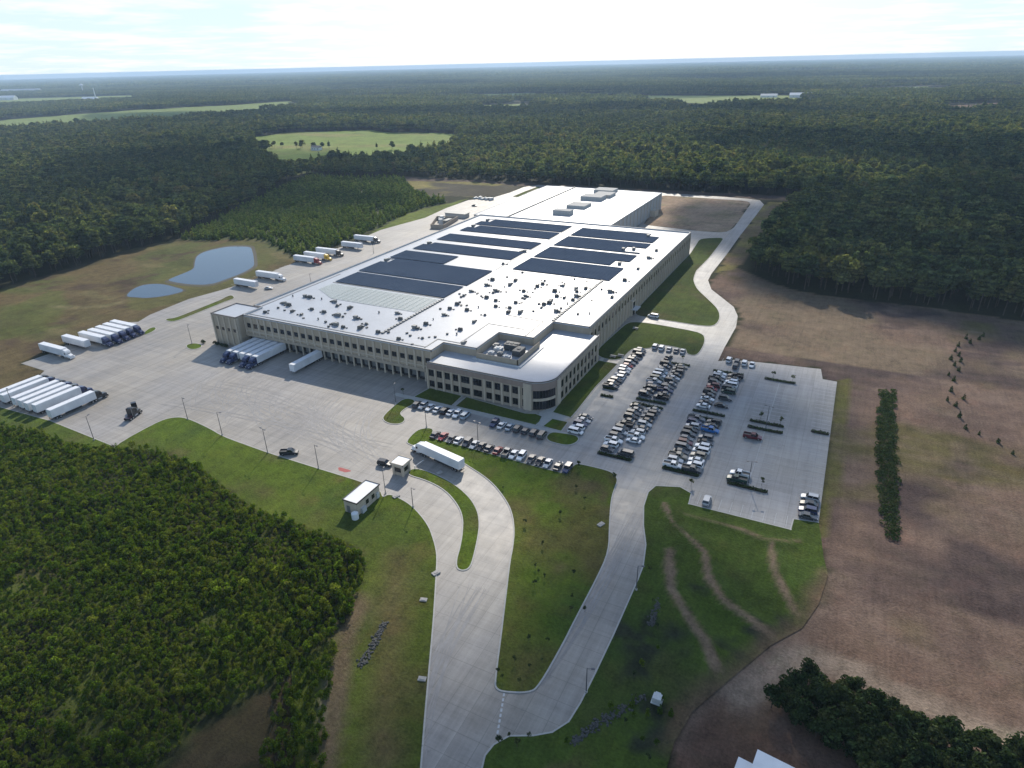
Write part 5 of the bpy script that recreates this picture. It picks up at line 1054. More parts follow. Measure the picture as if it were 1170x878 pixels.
for c in kids(bt):
    if c.location.length == 0: c.location = (-14.2, 0, 0)
    for sl in c.material_slots:
        if sl.material.name.endswith('car_paint'): sl.link = 'OBJECT'; sl.material = PAINT['black']
rb = MB(); rb.box(-0.3, 2.4, -1.0, 1.0, 1.02, 1.12); rb.build('rear_deck', PAINT['maroon'], bt)
yt = thing('yard_tractor', (-213.6, 121.5, PZ), 'black short yard tractor standing against the bobtail tractor', 'truck', 2.6)
b = MB(); chamfer_box(b, -1.2, 1.4, -1.2, 1.2, 0.7, 1.3); chamfer_box(b, 0.2, 1.5, -1.15, 0.6, 1.3, 2.9, 0.12); b.build('cab', PAINT['black'], yt)
b = MB(); b.box(-2.6, 1.4, -0.5, 0.5, 0.6, 0.8); b.build('chassis', M['dark'], yt)
b = MB(); b.box(1.48, 1.53, -1.0, 0.45, 1.7, 2.6); b.build('windshield', M['glass'], yt)
for x in (-1.9, 0.9):
    for s in (-1, 1): o = link('wheel', wheel_mesh(0.5, 0.4), yt); o.location = (x, s*1.0, 0.5)

# ---------------------------------------------------------------- foliage meshes
def leaf_cloud(centers, radii, n, size, seed, inner=0.45, flat=1.0, tones=None):
    """n leaf-clump faces spread through ellipsoid lobes -> verts, quads, per-face leaf tone"""
    r = np.random.default_rng(seed); k = len(centers); w = np.array([a*b for a, b, c in radii]); w = w/w.sum()
    pick = r.choice(k, n, p=w); d = r.normal(size=(n, 3)); d[:, 2] = np.abs(d[:, 2])*0.9-0.25*(r.random(n) < 0.5); d /= np.linalg.norm(d, axis=1)[:, None]
    rad = np.array(radii)[pick]; p = np.array(centers)[pick]+d*rad*(inner+(1-inner)*r.random(n)**0.45)[:, None]
    nrm = d+r.normal(size=(n, 3))*0.55; nrm /= np.linalg.norm(nrm, axis=1)[:, None]
    t = np.cross(nrm, r.normal(size=(n, 3))); t /= np.linalg.norm(t, axis=1)[:, None]; b = np.cross(nrm, t)
    s = size*(0.55+0.9*r.random(n))[:, None]; e = 0.6+0.6*r.random(n)[:, None]
    bend = nrm*s*0.25
    v = np.stack([p-t*s-b*s*e*0.55, p+t*s*0.9-b*s*e+bend*0.4, p+t*s+b*s*e*0.8-bend, p-t*s*0.8+b*s*e+bend*0.3], 1).reshape(-1, 3)
    return v, np.arange(4*n).reshape(n, 4), r.random(n)
def leaf_mesh(name, v, f, leaf, mat, tone=None, extra=None):
    """extra = (verts, faces, mat) appended as a second material (trunk)"""
    nv = len(v); V = v.tolist(); Fc = f.tolist()
    if extra: V += [tuple(p) for p in extra[0]]; Fc += [tuple(i+nv for i in q) for q in extra[1]]
    me = bpy.data.meshes.new(name); me.from_pydata(V, [], Fc); me.materials.append(mat)
    n = len(f); m = len(Fc)-n
    if extra: me.materials.append(extra[2]); me.polygons.foreach_set('material_index', [0]*n+[1]*m)
    a = me.attributes.new('leaf', 'FLOAT', 'FACE'); a.data.foreach_set('value', np.concatenate([leaf, np.zeros(m)]).astype(np.float32))
    if tone is not None:
        a = me.attributes.new('tone', 'FLOAT', 'FACE'); a.data.foreach_set('value', np.concatenate([tone, np.zeros(m)]).astype(np.float32))
    me.update(); return me
def trunk_shape(h, r0, seed, limbs=4, crown0=0.4):
    b = MB(); rr = random.Random(seed); b.cyl((0, 0, -0.1), (rr.uniform(-.1, .1), rr.uniform(-.1, .1), h*0.55), r0, r0*0.65, 6); b.cyl((0, 0, h*0.55), (rr.uniform(-.2, .2), rr.uniform(-.2, .2), h*0.92), r0*0.65, r0*0.15, 5)
    for i in range(limbs):
        a = rr.uniform(0, 6.28); z = h*rr.uniform(crown0, 0.7); L = h*rr.uniform(0.14, 0.24); b.cyl((0, 0, z), (math.cos(a)*L, math.sin(a)*L, z+L*0.8), r0*0.35, r0*0.08, 4)
    return b
def broad(seed, h, w, n, size, base=0.3, lobes=7):
    rr = random.Random(seed); cs, rs = [], []
    for i in range(lobes):
        a = rr.uniform(0, 6.28); q = rr.uniform(0.15, 0.62)*w; z = h*(base+(1-base)*rr.uniform(0.22, 0.74)); s = w*rr.uniform(0.38, 0.60)
        cs.append((math.cos(a)*q, math.sin(a)*q, z)); rs.append((s, s, s*rr.uniform(0.75, 1.1)))
    cs.append((0, 0, h*0.8)); rs.append((w*0.5, w*0.5, h*0.19))
    return leaf_cloud(cs, rs, n, size, seed)
def pine(seed, h, w, n, size, base=0.35):
    rr = random.Random(seed); cs, rs = [], []; k = 7
    for i in range(k):
        t = i/(k-1); z = h*(base+(1-base)*t*0.93); s = w*(1-t)**0.75*rr.uniform(0.75, 1.1)+w*0.14; a = rr.uniform(0, 6.28); cs.append((math.cos(a)*w*0.14, math.sin(a)*w*0.14, z)); rs.append((s, s, h*0.075))
    return leaf_cloud(cs, rs, n, size, seed, inner=0.2)
def tree_variant(kind, seed):
    """(leaf data, trunk MB, material)"""
    if kind == 'young':
        h = 3.3*random.Random(seed).uniform(0.85, 1.15); d = broad(seed, h, 1.25, 330, 0.125, 0.06, 12) if seed % 4 else pine(seed, h*1.2, 1.0, 300, 0.13, 0.05); return d, trunk_shape(h, 0.06, seed, 3, 0.2), M['young']
    if kind == 'plantation':
        h = 4.2*random.Random(seed).uniform(0.85, 1.2); d = pine(seed, h, 1.25, 190, 0.26, 0.05); return d, trunk_shape(h, 0.08, seed, 0), M['plantation']
    if kind == 'forest':
        rr = random.Random(seed); h = rr.uniform(11, 16)
        d = pine(seed, h*1.2, 2.8, 330, 0.50, 0.42) if seed % 3 == 0 else broad(seed, h, rr.uniform(3.9, 5.2), 520, 0.58, 0.30, 10); return d, trunk_shape(h, 0.2, seed, 4, 0.35), M['leaf']
    if kind == 'grove':
        h = 4.4*random.Random(seed).uniform(0.8, 1.2); d = broad(seed, h, 1.75, 640, 0.16, 0.06, 12); return d, trunk_shape(h, 0.12, seed, 5, 0.25), M['dark_leaf']
    if kind == 'conifer':
        h = 3.4; d = pine(seed, h, 1.0, 240, 0.15, 0.04); return d, trunk_shape(h, 0.07, seed, 0), M['dark_leaf']
    if kind == 'sapling':
        h = 2.6; d = broad(seed, h, 0.75, 120, 0.12, 0.35, 5); return d, trunk_shape(h, 0.045, seed, 3, 0.4), M['leaf']
TREES = {}
for kind, nvar in (('young', 7), ('forest', 9), ('grove', 5), ('conifer', 3), ('sapling', 4), ('plantation', 5)):
    L = []
    for i in range(nvar):
        (v, f, lf), tb_, mt = tree_variant(kind, 100+i*7+len(kind)); L.append((leaf_mesh('crown', v, f, lf, mt), tb_.mesh('trunk', [M['bark']]), (v, f, lf, mt, tb_)))
    TREES[kind] = L
def plant_tree(kind, i, x, y, s, name, label, cat, group, z=0.0, sz=None):
    c, t, _ = TREES[kind][i % len(TREES[kind])]
    r = thing(name, (x, y, z), label, cat, random.uniform(0, 6.28), group); r.scale = (s, s, s*(sz or random.uniform(0.88, 1.12)))
    link('crown', c, r); link('trunk', t, r); return r
def merged(kind):
    out = []
    for k, (c, t, (v, f, lf, mt, tb_)) in enumerate(TREES[kind]):
        me = leaf_mesh('tree_shape', v, f, lf, mt, None, (tb_.v, tb_.f, M['bark'])); out.append(bpy.data.objects.new('tree_shape', me))
    return out
def scatter(name, pts, rots, scl, var, shapes, label, cat):
    me = bpy.data.meshes.new(name); n = len(pts); me.vertices.add(n); me.vertices.foreach_set('co', np.asarray(pts, np.float32).ravel())
    a = me.attributes.new('turn', 'FLOAT_VECTOR', 'POINT'); rv = np.zeros((n, 3), np.float32); rv[:, 2] = rots; a.data.foreach_set('vector', rv.ravel())
    a = me.attributes.new('size', 'FLOAT_VECTOR', 'POINT'); a.data.foreach_set('vector', np.asarray(scl, np.float32).ravel())
    a = me.attributes.new('which', 'INT', 'POINT'); a.data.foreach_set('value', np.asarray(var, np.int32))
    o = link(name, me); tag(o, label, cat, None, 'stuff')
    ng = bpy.data.node_groups.new(name + '_scatter', 'GeometryNodeTree')
    ng.interface.new_socket('Geometry', in_out='INPUT', socket_type='NodeSocketGeometry'); ng.interface.new_socket('Geometry', in_out='OUTPUT', socket_type='NodeSocketGeometry')
    gi, go = ng.nodes.new('NodeGroupInput'), ng.nodes.new('NodeGroupOutput'); iop = ng.nodes.new('GeometryNodeInstanceOnPoints'); jn = ng.nodes.new('GeometryNodeJoinGeometry')
    for s in reversed(shapes):   # a join socket lists its last link first
        oi = ng.nodes.new('GeometryNodeObjectInfo'); oi.inputs['Object'].default_value = s; g2i = ng.nodes.new('GeometryNodeGeometryToInstance')
        ng.links.new(oi.outputs['Geometry'], g2i.inputs[0]); ng.links.new(g2i.outputs[0], jn.inputs[0])
    def attr(nm, dt):
        a = ng.nodes.new('GeometryNodeInputNamedAttribute'); a.data_type = dt; a.inputs['Name'].default_value = nm
        return [s for s in a.outputs if s.enabled][0]
    ng.links.new(gi.outputs[0], iop.inputs['Points']); ng.links.new(jn.outputs[0], iop.inputs['Instance']); iop.inputs['Pick Instance'].default_value = True
    ng.links.new(attr('which', 'INT'), iop.inputs['Instance Index']); ng.links.new(attr('turn', 'FLOAT_VECTOR'), iop.inputs['Rotation']); ng.links.new(attr('size', 'FLOAT_VECTOR'), iop.inputs['Scale'])
    ng.links.new(iop.outputs[0], go.inputs[0]); md = o.modifiers.new('scatter', 'NODES'); md.node_group = ng
    return o
def jitter_grid(x0, x1, y0, y1, step, seed):
    r = np.random.default_rng(seed); xs, ys = np.meshgrid(np.arange(x0, x1, step), np.arange(y0, y1, step)); xs = xs.ravel()+r.uniform(-.48, .48, xs.size)*step; ys = ys.ravel()+r.uniform(-.48, .48, ys.size)*step; return xs, ys
def clear_of(x, y, names):
    k = np.ones(len(x), bool)
    for nm in names: k &= ~inpoly(x, y, nm)
    return k

# young woods at lower left and the plantation beyond the yard
def zone_points(zone, step, seed):
    p = Z_[zone]; xs = [q[0] for q in p]; ys = [q[1] for q in p]; x, y = jitter_grid(min(xs), max(xs), min(ys), max(ys), step, seed); k = inpoly(x, y, p); return x[k], y[k]
xa, ya = zone_points('young', 1.2, 1); k = (np.abs(xa) < 290) & (fbm(xa, ya, 9, 71) > 0.25); xa, ya = xa[k], ya[k]; k = clear_of(xa, ya, [C_['near_clear']]) | (rng.random(len(xa)) < 0.14); xa, ya = xa[k], ya[k]; sa = 0.22+0.36*fbm(xa, ya, 14, 33)+0.55*rng.random(len(xa))**4
xd, yd = zone_points('young', 1.35, 14); k = (np.abs(xd) < 290) & clear_of(xd, yd, [C_['near_clear']]); xd, yd = xd[k], yd[k]; xa, ya, sa = np.concatenate([xa, xd]), np.concatenate([ya, yd]), np.concatenate([sa, 0.14+0.2*rng.random(len(xd))])
xb, yb = zone_points('young2', 1.5, 2); sb = 0.4+0.4*rng.random(len(xb))
xc, yc = zone_points('plant', 3.4, 3); k = (fbm(xc, yc, 25, 77) > 0.27) & (rng.random(len(xc)) > 0.22) & clear_of(xc, yc, [C_['yellow_field'], C_['lime_strip']]); xc, yc = xc[k], yc[k]; sc2 = 0.55+0.9*fbm(xc, yc, 35, 35)+0.3*rng.random(len(xc))
xx, yy, ss = np.concatenate([xa, xb]), np.concatenate([ya, yb]), np.concatenate([sa, sb])
keep = np.ones(len(xx), bool)
for q in (DATA['paved'],): keep &= ~(inpoly(xx, yy, q) & ~inpoly(xx, yy, LAWNS['left_lawn']) & ~inpoly(xx, yy, LAWNS['lower_left_lawn']))
xx, yy, ss = xx[keep], yy[keep], ss[keep]
px, py, pz = frame_pos(np.stack([xx, yy, np.full(len(xx), 1.5)], 1)); vis = (px > 6) & (px < 1164) & (py > 4) & (py < 868) & (pz > 0)
order = np.argsort(np.where(vis, pz/ss, 1e9)); near = order[:300]; rest = order[300:]
for i in near: plant_tree('young', int(rng.integers(0, 7)), xx[i], yy[i], ss[i], 'young_tree', 'leafy green young tree in the dense young woods at lower left', 'tree', 'young trees at the near edge of the woods', 0.1)
n = len(rest); s3 = np.stack([ss[rest]*(0.9+0.3*rng.random(n)), ss[rest]*(0.9+0.3*rng.random(n)), ss[rest]*(0.62+0.5*rng.random(n))], 1)
scatter('young_woods', np.stack([xx[rest], yy[rest], np.full(n, 0.1)], 1), rng.random(n)*6.28, s3, rng.integers(0, 7, n), merged('young'), 'dense green young woods filling the lower left corner', 'woods')
n = len(xc); s3 = np.stack([sc2*(0.85+0.4*rng.random(n)), sc2*(0.85+0.4*rng.random(n)), sc2*(0.8+0.5*rng.random(n))], 1)
scatter('pine_plantation', np.stack([xc, yc, np.zeros(n)], 1), rng.random(n)*6.28, s3, rng.integers(0, 5, n), merged('plantation'), 'young pine plantation between the pond and the far yard', 'woods')

# mature forest to the horizon
site = [tuple(p) for p in Z_['site']]+[(900, -300), (-900, -300)]
def in_view(x, y, pad): a = np.arctan2(x, y)-YAW; return np.abs(a) < R(41+pad)
xs, ys = jitter_grid(-1750, 1000, 20, 1900, 6.9, 9); r = np.hypot(xs, ys); k = (r < 1800) & in_view(xs, ys, 6) & ~inpoly(xs, ys, site); xs, ys = xs[k], ys[k]
k = clear_of(xs, ys, MEADOW) & (fbm(xs, ys, 60, 55) > 0.25) & clear_of(xs, ys, [C_['north_strip'], C_['dry_strip']]); xs, ys = xs[k], ys[k]
# the far houses, barns and garden trees stand in small gaps
HOUSES = [(-180.0, 1115.6), (-153.0, 1108.7), (-158.5, 1162.9), (-182.7, 1187.0), (-282.4, 1024.5), (-228.7, 1063.7), (-581.8, 600.0), (-706.8, 769.1)]
for hx, hy in HOUSES: k = np.hypot(xs-hx, (ys-hy+14)*0.6) > 15; xs, ys = xs[k], ys[k]
hs = 0.40+0.95*fbm(xs, ys, 110, 91)+0.45*rng.random(len(xs))**1.5
px, py, pz = frame_pos(np.stack([xs, ys, np.full(len(xs), 9.0)], 1)); vis = (px > 6) & (px < 1164) & (py > 4) & (py < 868) & (pz > 0)
# front rows only: what stands within 9 m of the edge of the clearing
edge = [tuple(p) for p in Z_['site']]; de = polydist(xs, ys, edge); order = np.argsort(np.where(vis & (de < 16), pz/hs, 1e9)); near = order[:300]; rest = order[300:]
for i in near: plant_tree('forest', int(rng.integers(0, 9)), xs[i], ys[i], hs[i], 'forest_tree', 'tall dark green tree on the near edge of the mature forest', 'tree', 'forest edge trees')
n = len(rest); s3 = np.stack([hs[rest]*(0.8+0.5*rng.random(n)), hs[rest]*(0.8+0.5*rng.random(n)), hs[rest]*(0.8+0.4*rng.random(n))], 1)
pts = np.stack([xs[rest], ys[rest], np.zeros(n)], 1); rots = rng.random(n)*6.28; var = rng.integers(0, 9, n)
# stands beyond 1.8 km are built as patches of many crowns
def patch_mesh(side, ntree, nleaf, size, seed):
    rr = np.random.default_rng(seed); V, Fq, Lf, To = [], [], [], []; o = 0
    for i in range(ntree):
        x, y = rr.uniform(-side/2, side/2, 2); h = rr.uniform(9, 17)*(side/60 if side > 100 else 1)**0.25; w = rr.uniform(2.8, 4.6)*(1 if side < 100 else 1.9)
        v, f, lf = leaf_cloud([(0, 0, h*0.72), (w*0.4, 0, h*0.6), (-w*0.3, w*0.3, h*0.55)], [(w*0.7, w*0.7, h*0.28), (w*0.6, w*0.6, h*0.22), (w*0.6, w*0.6, h*0.25)], nleaf, size, seed*1000+i)
        V.append(v+np.array((x, y, 0))); Fq.append(f+o); o += len(v); Lf.append(lf); To.append(np.full(len(lf), rr.random()))
    return bpy.data.objects.new('tree_shape', leaf_mesh('tree_shape', np.concatenate(V), np.concatenate(Fq), np.concatenate(Lf), M['leaf'], np.concatenate(To)))
pm1 = [patch_mesh(60, 85, 46, 1.15, 300+i) for i in range(5)]; pm2 = [patch_mesh(240, 420, 16, 3.4, 400+i) for i in range(4)]
fp, fr, fs_, fv = [pts], [rots], [s3], [var]
for r0, r1, step, base, cnt, clr in ((1770, 6200, 54, 9, 5, 30), (6150, 24000, 225, 14, 4, 110)):
    x, y = jitter_grid(-r1, r1*0.75, 0, r1, step, int(step)); x += 0; r = np.hypot(x, y); k = (r > r0) & (r < r1) & (np.abs(x) < 23700) & (np.abs(y) < 23700) & in_view(x, y, 4); x, y = x[k], y[k]
    k = clear_of(x, y, MEADOW)
    for mp in MEADOW: k &= polydist(x, y, list(mp)+[mp[0]]) > clr
    k &= (np.hypot(x+250, y-2206) > 60); k &= fbm(x*0.45, y, 420, 97) > (0.27 if r0 > 5000 else 0.28); x, y = x[k], y[k]; m = len(x)
    fp.append(np.stack([x, y, drop(x, y)-drop(1200, 0)], 1)); fr.append(rng.integers(0, 4, m)*hp+rng.normal(size=m)*0.1); q = 0.85+0.4*rng.random((m, 1)); fs_.append(np.hstack([np.ones((m, 2))*1.06, q])); fv.append(base+rng.integers(0, cnt, m))
scatter('forest', np.concatenate(fp), np.concatenate(fr), np.concatenate(fs_), np.concatenate(fv), merged('forest')+pm1+pm2, 'dark mature forest stretching to the horizon', 'forest')

for x, y in ((-792, 772), (-785, 781), (-752, 776), (-748, 784), (-740, 772), (-722, 781), (-704, 779), (-698, 786), (-812, 776), (-622, 800), (-600, 806), (-594, 800)):
    plant_tree('forest', int(rng.integers(0, 9)), x, y, random.uniform(0.65, 0.95), 'field_tree', 'dark tree standing free in the green meadow beyond the woods', 'tree', 'trees in the meadow')
# grove at lower right, planted conifers, lawn saplings
x, y = zone_points('grove', 1.9, 6)
for i in range(len(x)): plant_tree('grove', i, x[i], y[i], random.uniform(0.7, 1.15), 'grove_tree', 'dark leafy tree in the dense grove at the lower right corner', 'tree', 'trees of the lower right grove')
for i, (a, b_) in enumerate(DATA['small_conifers']): plant_tree('conifer', i, a, b_, random.uniform(0.42, 0.75), 'planted_conifer', 'small dark conifer in the loose line across the brown right field', 'tree', 'conifers planted in the right field')
for i, (a, b_) in enumerate(DATA['saplings']): plant_tree('sapling', i, a, b_, random.uniform(0.5, 0.8), 'lawn_sapling', 'small thin sapling planted on the mown lawns by the roads', 'tree', 'saplings on the lawns', 0.14)
for a, b_, lb in ((-37.8, 65.4, 'small dark tree at the road mouth, left of two below the stop line'), (-35.0, 66.4, 'small dark tree at the road mouth, right of two below the stop line'), (-48.0, 241.4, 'small dark tree at the top of the left car bank'), (-14.0, 241.0, 'small tree left above the top shrub bed of the open lot'), (-7.2, 240.2, 'small tree right above the top shrub bed of the open lot'), (-13.6, 206.0, 'small tree left above the middle shrub beds of the open lot'), (-7.4, 205.3, 'small tree right above the middle shrub beds of the open lot'), (-7.9, 166.6, 'small round dark tree right of the lamp in the open lot'), (-57.6, 153.0, 'small dark shrub tree at the right end of the long car row, left'), (-46.0, 151.6, 'small dark shrub tree beside the entrance road mouth, right'), (-25.6, 157.8, 'small dark shrub tree at the lower left corner of the open lot'), (-133.2, 171.5, 'small dark tree at the dock end of the sidewalk')):
    plant_tree('sapling', int(a*7) % 4, a, b_, 1.05, 'lot_tree', lb, 'tree', None, PZ, 1.0)
# stone riprap in the drainage swales and low shrubs on the slope
def riprap(line, w, n, label, seed):
    rr = random.Random(seed); b = MB()
    for i in range(n):
        t = rr.uniform(0, len(line)-1.001); k = int(t); f = t-k; x = line[k][0]+(line[k+1][0]-line[k][0])*f+rr.gauss(0, w*0.45); y = line[k][1]+(line[k+1][1]-line[k][1])*f+rr.gauss(0, w*0.45); s_ = rr.uniform(0.12, 0.32)
        b.box(x-s_, x+s_, y-s_*0.8, y+s_*0.8, 0.1, 0.15+s_*rr.uniform(0.5, 1.0), rr.uniform(0, 3), None, rr.uniform(0.45, 0.8))
    tag(b.build('riprap_stones', M['riprap']), label, 'stones', None, 'stuff')
riprap([(-21.5, 117.0), (-22.0, 110.0), (-21.5, 103.5)], 0.9, 170, 'grey riprap stones in the swale right of the car entrance road', 1)
riprap([(-18.0, 86.0), (-22.0, 79.8), (-24.5, 75.8), (-26.5, 71.5)], 1.0, 220, 'grey riprap stones at the bottom of the lower right lawn', 2)
riprap([(-73.5, 80.0), (-72.0, 74.5), (-70.8, 68.0)], 1.0, 200, 'dark riprap stones in the grass left of the truck road', 3)
for i, (x, y) in enumerate(((-14.6, 86.4), (-14.4, 84.0), (-16.2, 82.2), (-22.8, 81.0), (-18.4, 81.2), (-19.4, 83.4), (-13.2, 77.4), (-15.6, 77.0), (-12.4, 84.4), (-27.5, 71.0), (-20.4, 92.5), (-18.6, 98.0))):
    plant_tree('young', i, x, y, random.uniform(0.35, 0.6), 'slope_shrub', 'low green shrub on the grassy slope of the lower right lawn', 'shrub', 'shrubs on the lower right lawn', 0.12)
# hedge strip in the right field
hz = Z_['hedge']; x, y = zone_points('hedge', 1.5, 8); V, Fq, Lf, To, o = [], [], [], [], 0
for i in range(len(x)):
    v, f, lf = leaf_cloud([(0, 0, 0.45)], [(1.15, 1.15, random.uniform(0.25, 0.7))], 60, 0.17, 900+i); V.append(v+np.array((x[i], y[i], 0))); Fq.append(f+o); o += len(v); Lf.append(lf); To.append(np.full(len(lf), random.random()))
tag(link('hedge', leaf_mesh('hedge', np.concatenate(V), np.concatenate(Fq), np.concatenate(Lf), M['dark_leaf'], np.concatenate(To))), 'long dark overgrown hedge strip in the brown field right of the car park', 'hedge')
# shrub beds of the car parks
def shrub_mesh(L, W, seed):
    n = int(L*2.2); rr = random.Random(seed); cs = [(-L/2+0.4+i*(L-0.8)/max(1, n-1), rr.uniform(-.2, .2)*W, 0.35) for i in range(n)]
    v, f, lf = leaf_cloud(cs, [(0.42, W*0.34, rr.uniform(0.35, 0.6)) for _ in cs], n*34, 0.10, seed); return leaf_mesh('shrub', v, f, lf, M['dark_leaf'])
def bed(x0, x1, y, w, label):
    L = x1-x0; t = thing('shrub_bed', ((x0+x1)/2, y, PZ), label, 'planting bed', random.uniform(-.01, .01), 'shrub beds on the car parks')
    pol = [(-L/2+w/2*(1-math.sin(a)), w/2*math.cos(a)) for a in [math.pi*i/8 for i in range(9)]][::-1]; pol = [(-L/2+w/2-w/2*math.sin(a), -w/2*math.cos(a)) for a in [math.pi*i/8 for i in range(9)]]
    ring = pol+[(-px_, -py_) for px_, py_ in pol]
    b = MB(); b.prism([(px_*1.02, py_*1.12) for px_, py_ in ring], 0, 0.14); b.build('bed_kerb', M['kerb'], t)
    b = MB(); b.prism(ring, 0.141, 0.20); b.build('mulch', M['mulch'], t); link('shrub', shrub_mesh(L, w, int(abs(x0*13+y))), t).location = (0, 0, 0.05)
for x0, x1, y, lb in ((-56.1, -44.3, 238.0, 'top of the left car bank'), (-55.4, -44.4, 202.9, 'middle of the left car bank, upper of two'), (-55.4, -44.6, 199.2, 'middle of the left car bank, lower of two'), (-55.5, -44.6, 163.4, 'bottom of the left car bank'), (-35.5, -24.2, 237.6, 'top of the right car bank'), (-35.4, -24.5, 202.6, 'middle of the right car bank, upper of two'), (-35.5, -24.6, 198.4, 'middle of the right car bank, lower of two'), (-35.4, -24.6, 163.6, 'bottom of the right car bank'), (-16.8, -5.9, 238.2, 'top of the open lot'), (-16.8, -6.0, 203.2, 'middle of the open lot, upper of two'), (-16.8, -5.9, 198.8, 'middle of the open lot, lower of two'), (-16.9, -5.9, 163.7, 'bottom of the open lot'), (1.9, 7.3, 204.0, 'right edge of the open lot'), (-69.0, -64.3, 206.6, 'near end of the sidewalk car row'), (-67.8, -62.9, 200.4, 'open paving below the sidewalk car row')):
    bed(x0, x1, y, 1.7, 'narrow dark shrub bed at the ' + lb)
# low hedge bushes round the tower foot and the front lawn
for i, (x, y) in enumerate(((-237.5, 177.6), (-235.6, 177.4), (-232.6, 177.2), (-230.4, 177.2), (-243.6, 176.4))):
    v, f, lf = leaf_cloud([(0, 0, 0.7), (0.5, 0.2, 0.5)], [(0.9, 0.9, 1.0), (0.7, 0.7, 0.7)], 220, 0.14, 40+i)
    o = link('bush', leaf_mesh('bush', v, f, lf, M['dark_leaf'])); o.location = (x, y, PZ); tag(o, ('dark bush on the small island left of the stair tower' if i == 4 else 'dark rounded bush planted at the foot of the stair tower'), 'bush', None if i == 4 else 'bushes at the tower foot')

# ---------------------------------------------------------------- far houses, barn, tower
def house(x, y, L, W, h, rz, wall, roofm, label, nm='farm_house'):
    t = thing(nm, (x, y, gz(x, y)), label, 'house' if nm == 'farm_house' else 'building', rz)
    b = MB(); b.box(-L/2, L/2, -W/2, W/2, 0, h); b.build('wall', wall, t); b = MB(); gable(b, -L/2, L/2, -W/2, W/2, h+0.01, h+W*0.28, 0.5); b.build('roof', roofm, t)
    b = MB()
    for i in range(3): b.box(-L/2+L*(i+0.5)/3-0.7, -L/2+L*(i+0.5)/3+0.7, -W/2-0.04, -W/2+0.02, h*0.4, h*0.75)
    b.build('window', M['glass'], t)
names = ['white house among far trees, leftmost of the right hand cluster', 'white house among far trees, rightmost of the right hand cluster', 'white house among far trees, upper right of the cluster', 'white house among far trees, upper left of the cluster', 'pale house glimpsed among trees behind the warehouse', 'small pale house in the trees right of the solar roof', 'pale cottage at the woods edge below the meadow', 'pale farm house on the near side of the green meadow']
for (x, y), lb in zip(HOUSES, names): house(x, y, 13, 9, 4.2, random.uniform(-.5, .5), M['white_paint'], M['white_paint'] if 'white' in lb else M['shingle'], lb)
house(-181.3, 2206.7, 62, 22, 8, 0.05, M['white_paint'], M['white_paint'], 'long white barn on the far pale field at right', 'barn'); house(-270, 2215, 46, 18, 6, 0.05, M['white_paint'], M['unit_pale'], 'lower pale barn left of the long white barn', 'barn')
house(-2984, 1915, 60, 30, 9, 0.6, M['white_paint'], M['white_paint'], 'white factory hall far left by the tall chimney', 'factory_hall'); house(-3676, 1960, 70, 34, 12, 0.5, M['white_paint'], M['white_paint'], 'white hall at the far left edge of the forest', 'factory_hall')
house(-5000, 2760, 240, 60, 10, 0.55, M['white_paint'], M['unit_pale'], 'long pale industrial roofs on the far left horizon', 'factory_hall')
b = MB(); b.cyl((-2940, 1912, 0), (-2940, 1912, 52), 2.4, 1.5, n=12); tag(b.build('factory_chimney', M['white_paint']), 'pale tall chimney beside the white factory hall far left', 'chimney')
wt_ = thing('water_tower', (-4350, 2760, gz(-4350, 2760)), 'distant white water tower on the far left horizon', 'tower'); b = MB(); b.cyl((0, 0, 0), (0, 0, 38), 2.6, n=10); b.build('tower_column', M['white_paint'], wt_)
b = MB(); b.loft([[(r_*math.cos(a), r_*math.sin(a), z) for a in [i*math.pi/6 for i in range(12)]] for r_, z in ((3, 36), (9, 40), (10.5, 44), (9, 48), (3, 51))]); b.build('tank', M['white_paint'], wt_)

# ---------------------------------------------------------------- air, clouds, light, camera
bm = bmesh.new(); bmesh.ops.create_cube(bm, size=1.0); me = bpy.data.meshes.new('haze'); bm.to_mesh(me); bm.free()
hz_ = link('haze', me); hz_.scale = (48200, 48200, 250); hz_.location = (0, 0, 109-125); tag(hz_, 'thin blue grey haze over the whole countryside', 'haze', None, 'stuff')
m = bpy.data.materials.new('haze_air'); m.use_nodes = True; nt = m.node_tree; nt.nodes.clear(); o = nt.nodes.new('ShaderNodeOutputMaterial'); pv = nt.nodes.new('ShaderNodeVolumePrincipled')
pv.inputs['Color'].default_value = (0.56, 0.77, 1.0, 1); pv.inputs['Density'].default_value = 0.9e-4; pv.inputs['Anisotropy'].default_value = 0.2; nt.links.new(pv.outputs[0], o.inputs['Volume']); me.materials.append(m)

SUN_EL, SUN_AZ = R(32.5), math.atan2(-7.3, 19.5)
sd_ = Vector((math.sin(SUN_AZ)*math.cos(SUN_EL), math.cos(SUN_AZ)*math.cos(SUN_EL), math.sin(SUN_EL)))
ld = bpy.data.lights.new('sun', 'SUN'); ld.energy = 3.5; ld.angle = R(0.5); ld.color = (1.0, 0.92, 0.80); lo = bpy.data.objects.new('sun', ld); col.objects.link(lo); lo.rotation_euler = (-sd_).to_track_quat('-Z', 'Y').to_euler()
w = bpy.data.worlds.new('World'); scene.world = w; w.use_nodes = True; nt = w.node_tree; bg = nt.nodes['Background']
sky = nt.nodes.new('ShaderNodeTexSky'); sky.sky_type = 'NISHITA'; sky.sun_disc = False; sky.sun_elevation = SUN_EL; sky.sun_rotation = SUN_AZ; sky.altitude = 100; sky.air_density = 1.0; sky.dust_density = 0.4; sky.ozone_density = 1.0
tc = nt.nodes.new('ShaderNodeTexCoord'); sp = nt.nodes.new('ShaderNodeSeparateXYZ'); nt.links.new(tc.outputs['Generated'], sp.inputs[0])
den = mth(nt, 'ADD', mth(nt, 'MAXIMUM', sp.outputs[2], 0.0), 0.06); cmb = nt.nodes.new('ShaderNodeCombineXYZ')
